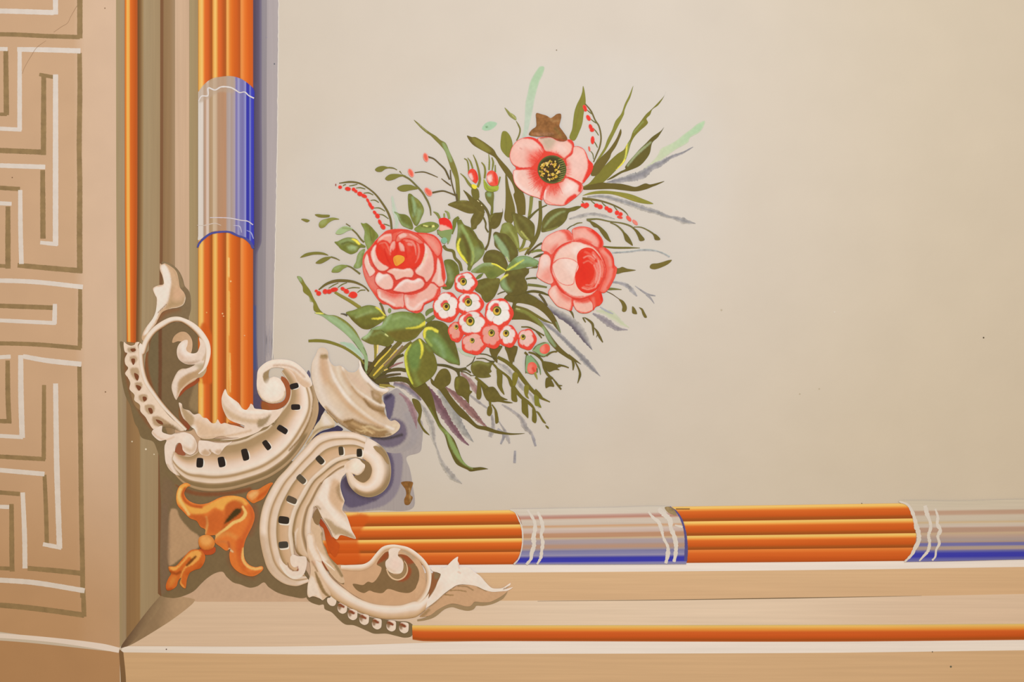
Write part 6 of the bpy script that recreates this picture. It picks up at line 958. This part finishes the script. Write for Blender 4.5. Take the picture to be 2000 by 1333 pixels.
for q, c, st, rim in (
    ('D4: 130,420 130,330 180,240 280,175 400,135 490,140 550,210 560,300 430,330 330,400 260,480 200,440', 'f5b6a4', "[F('180,300 300,200 420,180 360,280 250,330', 'f6cbbb', 14, .8), F('380,150 470,140 550,220 550,290 480,280 450,200', 'ec4a32', 8, .9), F('240,420 340,330 330,400 260,470', 'ee5c48', 10, .7)]", .5),
    ('D4: 545,130 620,95 700,90 790,110 880,170 950,250 972,340 940,385 860,370 780,320 660,275 570,290 545,200', 'f4a896', "[F('600,170 700,150 800,210 860,300 760,270 640,240', 'f6beae', 14, .7), S('780,120 880,200 940,300 930,370', 9, 'ec3e28', 7), S('580,120 700,100 800,130', 4, 'f07a66', 4), S('580,275 680,260 800,310', 4, 'f07a68', 4)]", .8),
    ('D4: 900,400 970,370 1060,430 1110,520 1125,620 1158,660 1140,760 1090,870 1040,950 980,1000 920,980 960,860 1000,720 980,560', 'f17460', "[S('960,430 1040,500 1070,620', 6, 'f4a492', 6, .8), S('1080,680 1050,820 980,950', 6, 'f4988a', 7, .8), S('1000,400 1100,530 1110,650', 5, 'ec3e2a', 4, .9), S('1130,660 1100,800 1030,930', 4, 'ee5640', 4), S('950,560 1000,660 980,800', 6, 'ec4630', 6, .8)]", .8),
    ('D4: 95,540 130,480 180,465 230,485 255,560 245,680 290,840 250,880 180,860 110,820 55,770 75,680', 'f4c8b8', "[F('120,520 200,490 220,600 140,650', 'f9e4da', 14, .8), F('150,720 230,660 280,820 200,850 120,800', 'f08e7c', 16, .7), S('110,470 180,430 250,490', 5, 'ee5840', 4)]", .4),
    ('D4: 215,1010 230,950 310,885 400,990 540,1060 555,1150 530,1245 440,1220 340,1180 270,1100', 'f5c0ae', "[F('250,980 310,930 330,1050 320,1120', 'f8dccf', 12, .8), F('330,920 460,1020 540,1070 500,1120 400,1060', 'ef6a56', 12, .8), S('545,1080 545,1180 520,1250', 5, 'ee5844', 4), S('205,1000 240,920 310,885', 4, 'ee6450', 4)]", .4),
    ('D4: 560,1100 680,1110 800,1080 860,1050 870,1150 820,1240 740,1278 640,1268 575,1200', 'f5c4b2', "[S('600,1110 720,1120 840,1080', 6, 'ef6a56', 6), S('600,1240 720,1272 820,1240', 2, 'ee7a68', 2)]", .5),
    ('D4: 770,1060 830,1010 880,970 935,985 955,1040 965,1110 920,1170 870,1190 830,1240 820,1150', 'ee4c34', "[S('930,1000 950,1090', 5, 'ea3420', 4), S('830,1080 840,1180', 6, 'f28a76', 6, .7)]", .4),
    ('D4: 265,560 320,420 430,325 560,290 700,310 830,360 920,450 985,580 1000,700 950,850 870,980 760,1060 620,1090 480,1040 360,930 290,800 258,680', 'f2cdba', "[F('420,350 600,310 700,360 560,440 480,480 350,480', 'f6d4c6', 16, .7), F('540,400 680,320 760,350 640,420 600,500', 'f8e8dc', 12, .8), F('350,900 500,960 660,1010 780,1010 640,1060 480,1020', 'f6d8ca', 10, .7), S('700,310 850,370 940,480 1000,640', 5, 'ee6a56', 5), S('290,800 380,940 520,1050 660,1085 780,1050', 6, 'ec5440', 4), S('265,640 290,500 370,380 520,300', 5, 'ee5642', 4), S('420,1000 560,1050 700,1050', 2.5, 'ee8a78', 2.5)]", 1.4),
    ('D4: 268,640 300,570 370,530 460,520 560,545 625,600 600,700 580,800 560,880 470,900 370,860 310,780', 'f4d2c2', "[F('420,540 560,560 610,620 570,760 480,700', 'f8e8dc', 20, .7), S('290,580 380,500 480,495 600,550', 4.5, 'ec5a46', 3), S('320,840 400,900 500,915 580,880', 4.5, 'ec5a46', 3)]", .8),
    ('D4: 612,560 612,480 660,410 740,380 820,395 880,450 950,550 990,680 960,820 890,940 800,1000 700,995 620,930 585,830 590,740 630,650', 'ea3a22', "[S('720,440 800,480 850,600 860,760 800,880', 4, 'ef6e58', 3, .8), S('830,450 920,580 940,700 900,860', 5, 'f28a76', 4, .8), S('880,600 900,720 880,820', 5, 'f4a090', 4, .8), S('760,500 820,560', 4, 'f07860', 3, .8), S('700,920 780,930 860,860', 4, 'f07c66', 3, .8), S('960,600 970,720 930,860', 4, 'ef5f48', 4, .8), F('640,560 720,520 780,640 760,820 660,860 620,760', 'e6301c', 24, .7), S('700,590 760,560 820,600', 2.5, 'f08a74', 2.5, .7), S('700,520 770,490 850,540', 2.5, 'f3a08e', 2, .8), S('840,620 880,720 860,860', 2.5, 'f4a897', 2, .8), S('900,560 930,690 910,820 860,920', 3, 'f6b4a4', 2, .8), S('680,930 760,955 840,930', 2.5, 'f4a28f', 2, .8), S('730,890 800,890 850,830', 2, 'f28f7b', 2, .8), S('640,440 740,400 820,410', 3, 'ea4a34', 3, .7), S('830,480 860,520', 2, 'f7c3b4', 2, .8), S('940,560 965,660 950,780', 2.5, 'f29480', 2, .8)]", .8)):
    petal(t, q, c, st, rim)
def rays(cx, cy, a0, a1, r0, r1, n, c):
    out = []
    for i in range(n):
        a = math.radians(a0 + (a1 - a0) * (i + rng.random()) / n); r = r0 + (r1 - r0) * rng.uniform(.45, 1)
        out.append(S(f'{cx + r0*math.cos(a):.0f},{cy + r0*math.sin(a):.0f} {cx + r*math.cos(a):.0f},{cy + r*math.sin(a):.0f}', (2.6, .5), c, 1.6, .75))
    return out
layer(3.6)
t = thing('open_flower', 'open five-petalled pink flower with a dark yellow-dotted centre', 'flower', '1078,330')
shape('petal_base', m('C2: 260,440 360,280 520,240 640,280 780,240 1000,270 1090,330 1240,400 1310,560 1330,680 1240,840 1190,960 1060,1090 900,1160 740,1130 660,1080 520,1030 360,960 290,840 280,700'), 'ea4c38', [], t, step=1.8)
for q, c, st, rim in (
    ('C2: 190,450 230,340 300,260 400,215 500,210 600,250 660,330 690,400 640,500 560,600 490,650 340,665 240,610 195,530', 'f5c4b4', "[F('300,280 480,250 600,320 600,400 420,380 280,400', 'f6d2c4', 20, .7), F('450,500 560,420 700,400 640,560 560,650 480,640', 'ef5a46', 22, .85), S('400,215 520,225 620,300 690,400', (4, 6, 5, 4), 'ea4436', 3), S('250,620 340,665 480,655', (3, 5, 3), 'e04038', 2.5), F('420,380 500,420 560,400 620,460 500,480', 'f28c7a', 16, .6), S('340,370 360,380', 3, 'd89488', 2, .6)] + rays(800, 680, 190, 245, 200, 400, 22, 'e8442f')", 0),
    ('C2: 590,230 700,205 800,215 880,255 1000,245 1080,250 1120,320 1100,430 1000,525 900,470 780,430 700,410 660,330', 'f3c8b6', "[F('650,240 760,210 860,250 820,340 740,400 690,350', 'b9b396', 16, .75), S('640,220 800,200 920,260 1000,250', 4, 'a0523a', 4, .8), S('1040,250 1110,320 1090,430 1000,520', (7, 7, 6, 6), 'e84e3e', 3.5), F('700,420 850,430 960,500 850,480 720,450', 'f0705c', 10, .8), F('860,320 960,320 1020,400 920,430', 'f7dccf', 16, .7)] + rays(800, 680, 245, 300, 200, 290, 14, 'ec6552')", 0),
    ('C2: 1115,350 1190,345 1260,385 1300,450 1330,530 1395,610 1370,720 1300,820 1240,880 1130,840 1010,790 990,680 1010,600 1000,530 1090,450', 'f5c6b6', "[F('1080,440 1200,400 1280,500 1290,640 1200,780 1060,740 1050,560', 'f6d2c4', 24, .8), S('1290,420 1340,560 1360,640 1320,760 1260,850', (3, 6, 12, 11, 6), 'ea4230', 4), F('1010,560 1060,600 1050,740 1010,780', 'ef8878', 14, .7), S('1180,340 1270,390 1300,460', 3, 'f0806e', 3)] + rays(800, 680, -40, 30, 205, 290, 14, 'ee7c6a')", 0),
    ('C2: 1000,790 1060,790 1150,830 1230,880 1250,960 1180,1050 1080,1130 980,1195 850,1195 720,1170 670,1080 690,960 740,900 850,880 950,850', 'f5c8b8', "[F('720,900 850,880 960,850 920,960 860,1060 760,1040 700,1060', 'ef5c46', 24, .75), F('1020,860 1120,870 1150,960 1040,1040 960,1000', 'fae8de', 20, .9), S('1010,785 1120,830 1210,900 1200,980', (5, 6, 7, 7), 'ea4836', 4), S('1130,1060 1040,1120 980,1190', (8, 9, 4), 'ea4432', 4), S('700,1120 850,1190 980,1190', 3, 'f4a898', 3), S('745,920 700,1020 690,1100', 4, 'f9dcd0', 3)] + rays(800, 680, 65, 115, 200, 380, 20, 'e8442f')", 0),
    ('C2: 245,690 340,680 480,665 580,700 640,800 720,910 690,1000 660,1120 600,1090 500,1060 380,1000 290,920 245,830', 'f6cfc0', "[F('470,670 580,680 640,800 720,910 660,960 560,880 490,780', 'ee4e38', 22, .9), S('280,720 270,820 340,930 480,1030', 7, 'f9e6dc', 8, .8), S('700,930 660,1020 640,1110', (8, 7, 5), 'e84a3a', 4), S('560,880 640,1000', 5, 'f08470', 5, .6)] + rays(800, 680, 115, 185, 200, 420, 30, 'e63c28')", 0)):
    petal(t, q, c, st, rim)
C2()
cen = blob('flower_centre', (800, 678), (28, 27.5), '4c5022', [F('640,620 700,540 820,520 900,600 900,760 820,850 720,830 650,740', '4a3414', 14, .8), R(2.5, '636a34', 3, .9)], t, 0, n=20, dome=.8, step=1.4, h=5.4)
for i in range(64):
    a = rng.uniform(0, 6.28); r_ = 20.5 * math.sqrt(rng.uniform(0.03, 1)); cx = 765 + r_ * 7.4 * math.cos(a) * 1.0; cy = 678 + r_ * 7.4 * math.sin(a)
    C2(); blob('stamen', (cx, cy), (rng.uniform(1.2, 2.4), rng.uniform(1.4, 3.4)), rng.choice(['e2c24c', 'd8b440', 'c8a23c', 'ecd474', 'b59a34', 'd9a878']), [], t, rng.uniform(0, 180), n=7, step=1.6, h=6.6 + rng.uniform(0, .3))
for y in range(525, 850, 32):
    C2(); dx = 30 * (1 - ((y - 680) / 170) ** 2); ribbon('stamen', P(f'{880 + dx},{y + 16} {930 + dx},{y} {965 + dx},{y - 8}'), (.8, 1.5, .8), '98984e', t, h=5.95, nv=2)
o = shape('bare_patch', m('C1: 728,848 820,865 900,890 960,925 1010,900 1060,862 1125,858 1135,910 1120,980 1105,1060 1160,1140 1235,1265 1180,1305 1090,1295 990,1240 860,1222 740,1225 610,1195 650,1120 725,1060 728,950'), '94683c', [F('680,1180 860,1170 1000,1180 900,1210 760,1215', 'b08462', 8, .8), S('950,930 1000,980 1100,960', 4, 'b08c5c', 5, .5), S('640,1130 760,1110 900,1150', 4, 'a4764a', 5, .6), S('1040,1100 1120,1200', 6, '8c7440', 5, .6), S('1040,1270 1190,1295', 3, 'b05038', 3, .7)], None, h=5.6, kind='worn', step=1.4)
tag(o, 'brown star-shaped bare patch over the top petal of the open flower', 'bare patch')
# --- cluster of small pink and white blossoms ---
layer(3.2)
TONE = (1, 1, 1)
def blossom(label, x, y, rx, ry, ex, ey, er, lobe0=.3, back='ee5644', white='f3e6dc', glow=0, only=None):
    D5(); c = P(f'{x},{y}')[0]; e = P(f'{ex},{ey}')[0]; rx, ry, er = rx / 7.406, ry / 7.406, er / 8.0; h0 = nexth(None) + .1
    t = thing('blossom', label, 'blossom', f'{x},{y}', 'blossoms in the cluster')
    Z(0, 0, 1); layer(h0)
    shape('petal_rim', [(c[0] + rx * (1.05 + .05 * math.cos(5 * a)) * math.cos(a) + .8, c[1] + ry * (1.05 + .05 * math.cos(5 * a)) * math.sin(a) + .8) for a in np.linspace(0, 6.283, 30, endpoint=False)], back, [], t, h=h0 - .05, step=1.6)
    for k in range(5):
        a0 = lobe0 + k * 2 * math.pi / 5; a1 = a0 + 2 * math.pi / 5; pts = [tuple(e)]
        for s_ in np.linspace(0, 1, 9):
            a = a0 + (a1 - a0) * s_; f = .90 + .13 * math.sin(math.pi * s_)
            pts.append((c[0] + rx * f * math.cos(a), c[1] + ry * f * math.sin(a)))
        am = (a0 + a1) / 2; arc = pts[1:]
        lower = .5 + .5 * math.sin(am + .4)          # the painter laid more red on the lower right of each blossom
        w = 3.0 + 7.5 * lower
        st = [('S', np.array(arc), w, lin(back), 2.6, 1), ('S', np.array([e, arc[0]]), .9, lin('c9a0a0'), 1.0, .5)]
        if glow: st.append(('S', np.array([e + [-er * .8, -er * .5], e + [-er * .2, -er * 1.1]]), er * 1.5, lin('ea4430'), 2.5, .95))
        shape('petal', pts, white, st, t, h=HT + .02 * k, dome=.12, step=1.3)
    HTs = HT
    Z(0, 0, 1); blob('eye_ring', (e[0] + .6, e[1]), (er, er * 1.12), '6f7a34', (), t, 0, h=h0 + .25, step=1.3)
    blob('eye', (e[0] - .5, e[1] + .6), (er * .78, er * .84), 'dfb244', (), t, 0, h=h0 + .3, step=1.3)
    blob('pupil', (e[0] + .5, e[1] - .9), (er * .46, er * .5), '4c3c1c', (), t, 0, h=h0 + .36, step=1.2)
    layer(h0)
blossom('smallest half-hidden red blossom tucked at the inner side of the cluster', 370, 950, 110, 140, 375, 885, 34, .2, 'ee4a36', 'f0a08c')
blossom('topmost small blossom of the cluster', 510, 240, 160, 150, 478, 228, 56, .6, 'ee4a36', 'f2e2da', 1)
blossom('small blossom touching the peony', 235, 590, 190, 205, 232, 590, 58, .1, 'ee4a36', 'f5e6dc', 1)
blossom('small blossom with the largest red inner ring, under the topmost one', 575, 545, 185, 165, 550, 525, 60, .9, 'ee4a36', 'f3e6de', 1)
blossom('small blossom in the very middle of the cluster', 610, 830, 205, 180, 578, 800, 68, .4, 'ee4a36', 'f1e4da', 1)
blossom('largest small blossom of the cluster, beside the dark leaf', 990, 680, 195, 205, 965, 650, 68, 1.0, 'ee4a36', 'f5ebe2', 1)
blossom('lowest pale red blossom of the cluster', 630, 1120, 175, 150, 605, 1080, 38, .5, 'ee4a36', 'f2b0a0')
blossom('small blossom third from the outer end of the cluster', 890, 1010, 155, 170, 885, 970, 52, .7, 'ee4a36', 'f0a292')
blossom('small blossom second from the outer end of the cluster', 1125, 1010, 130, 155, 1095, 975, 50, .2, 'ee4a36', 'f3dcd2')
blossom('outermost small blossom at the far end of the cluster', 1395, 1055, 130, 145, 1340, 1030, 40, .8, 'ee4a36', 'f4c4b6')
# scratches, flecks and cracks of the old paint
Z(0, 0, 1)
for x, y, r_, c in ((1087, 98, 1.4, '9a8a70'), (1921, 660, 1.6, '5a4a34'), (1857, 1303, 2, '6a6a58'), (1821, 1274, 1.2, '6a5a44'), (258, 863, 1.5, 'efe0c4'), (285, 878, 2, 'f2e4cc'), (301, 888, 1.4, 'efe0c4'), (348, 711, 1.4, 'e8dcc8'), (206, 766, 1.4, '8a6a4a'), (24, 347, 1.2, '8a6a4a'), (205, 16, 1.2, '8a6a4a'), (1684, 986, 1.6, '6a5a30'), (1683, 984, 1, '4a4a30'), (325, 1269, 1.3, '6a4a3a'), (1409, 606, 2, 'c8b89e'), (1630, 610, 1.8, 'e6dac6'), (1562, 770, 1.5, 'c6b698'), (1600, 760, 1.5, 'c6b698'), (520, 73, 1.8, '9a909a'), (536, 125, 1.5, '6a6a70'), (435, 613, 1.8, 'f4c084'), (404, 611, 1.6, 'f2b060'), (451, 550, 2, 'f6c080'), (437, 618, 1.4, 'f4c084'), (478, 656, 1.6, 'f0b078')):
    blob('fleck', (x, y), (r_, r_), c, (), up if 380 < x < 500 and 500 < y < 800 else WALL, 0, n=6, h=4.2 if 380 < x < 500 and y < 800 else .9, step=2, base=0)
Z(0, 0, 10/3)
for q, w in (('500,40 460,110 440,150 400,175 350,210', (.8, .8, .6, .8, .7)), ('300,265 240,310 200,370 160,440 145,480', (.4, .8, .8, .6, .6))): ribbon('crack', q, w, 'b08c6a', FACE, h=.62, nv=1)
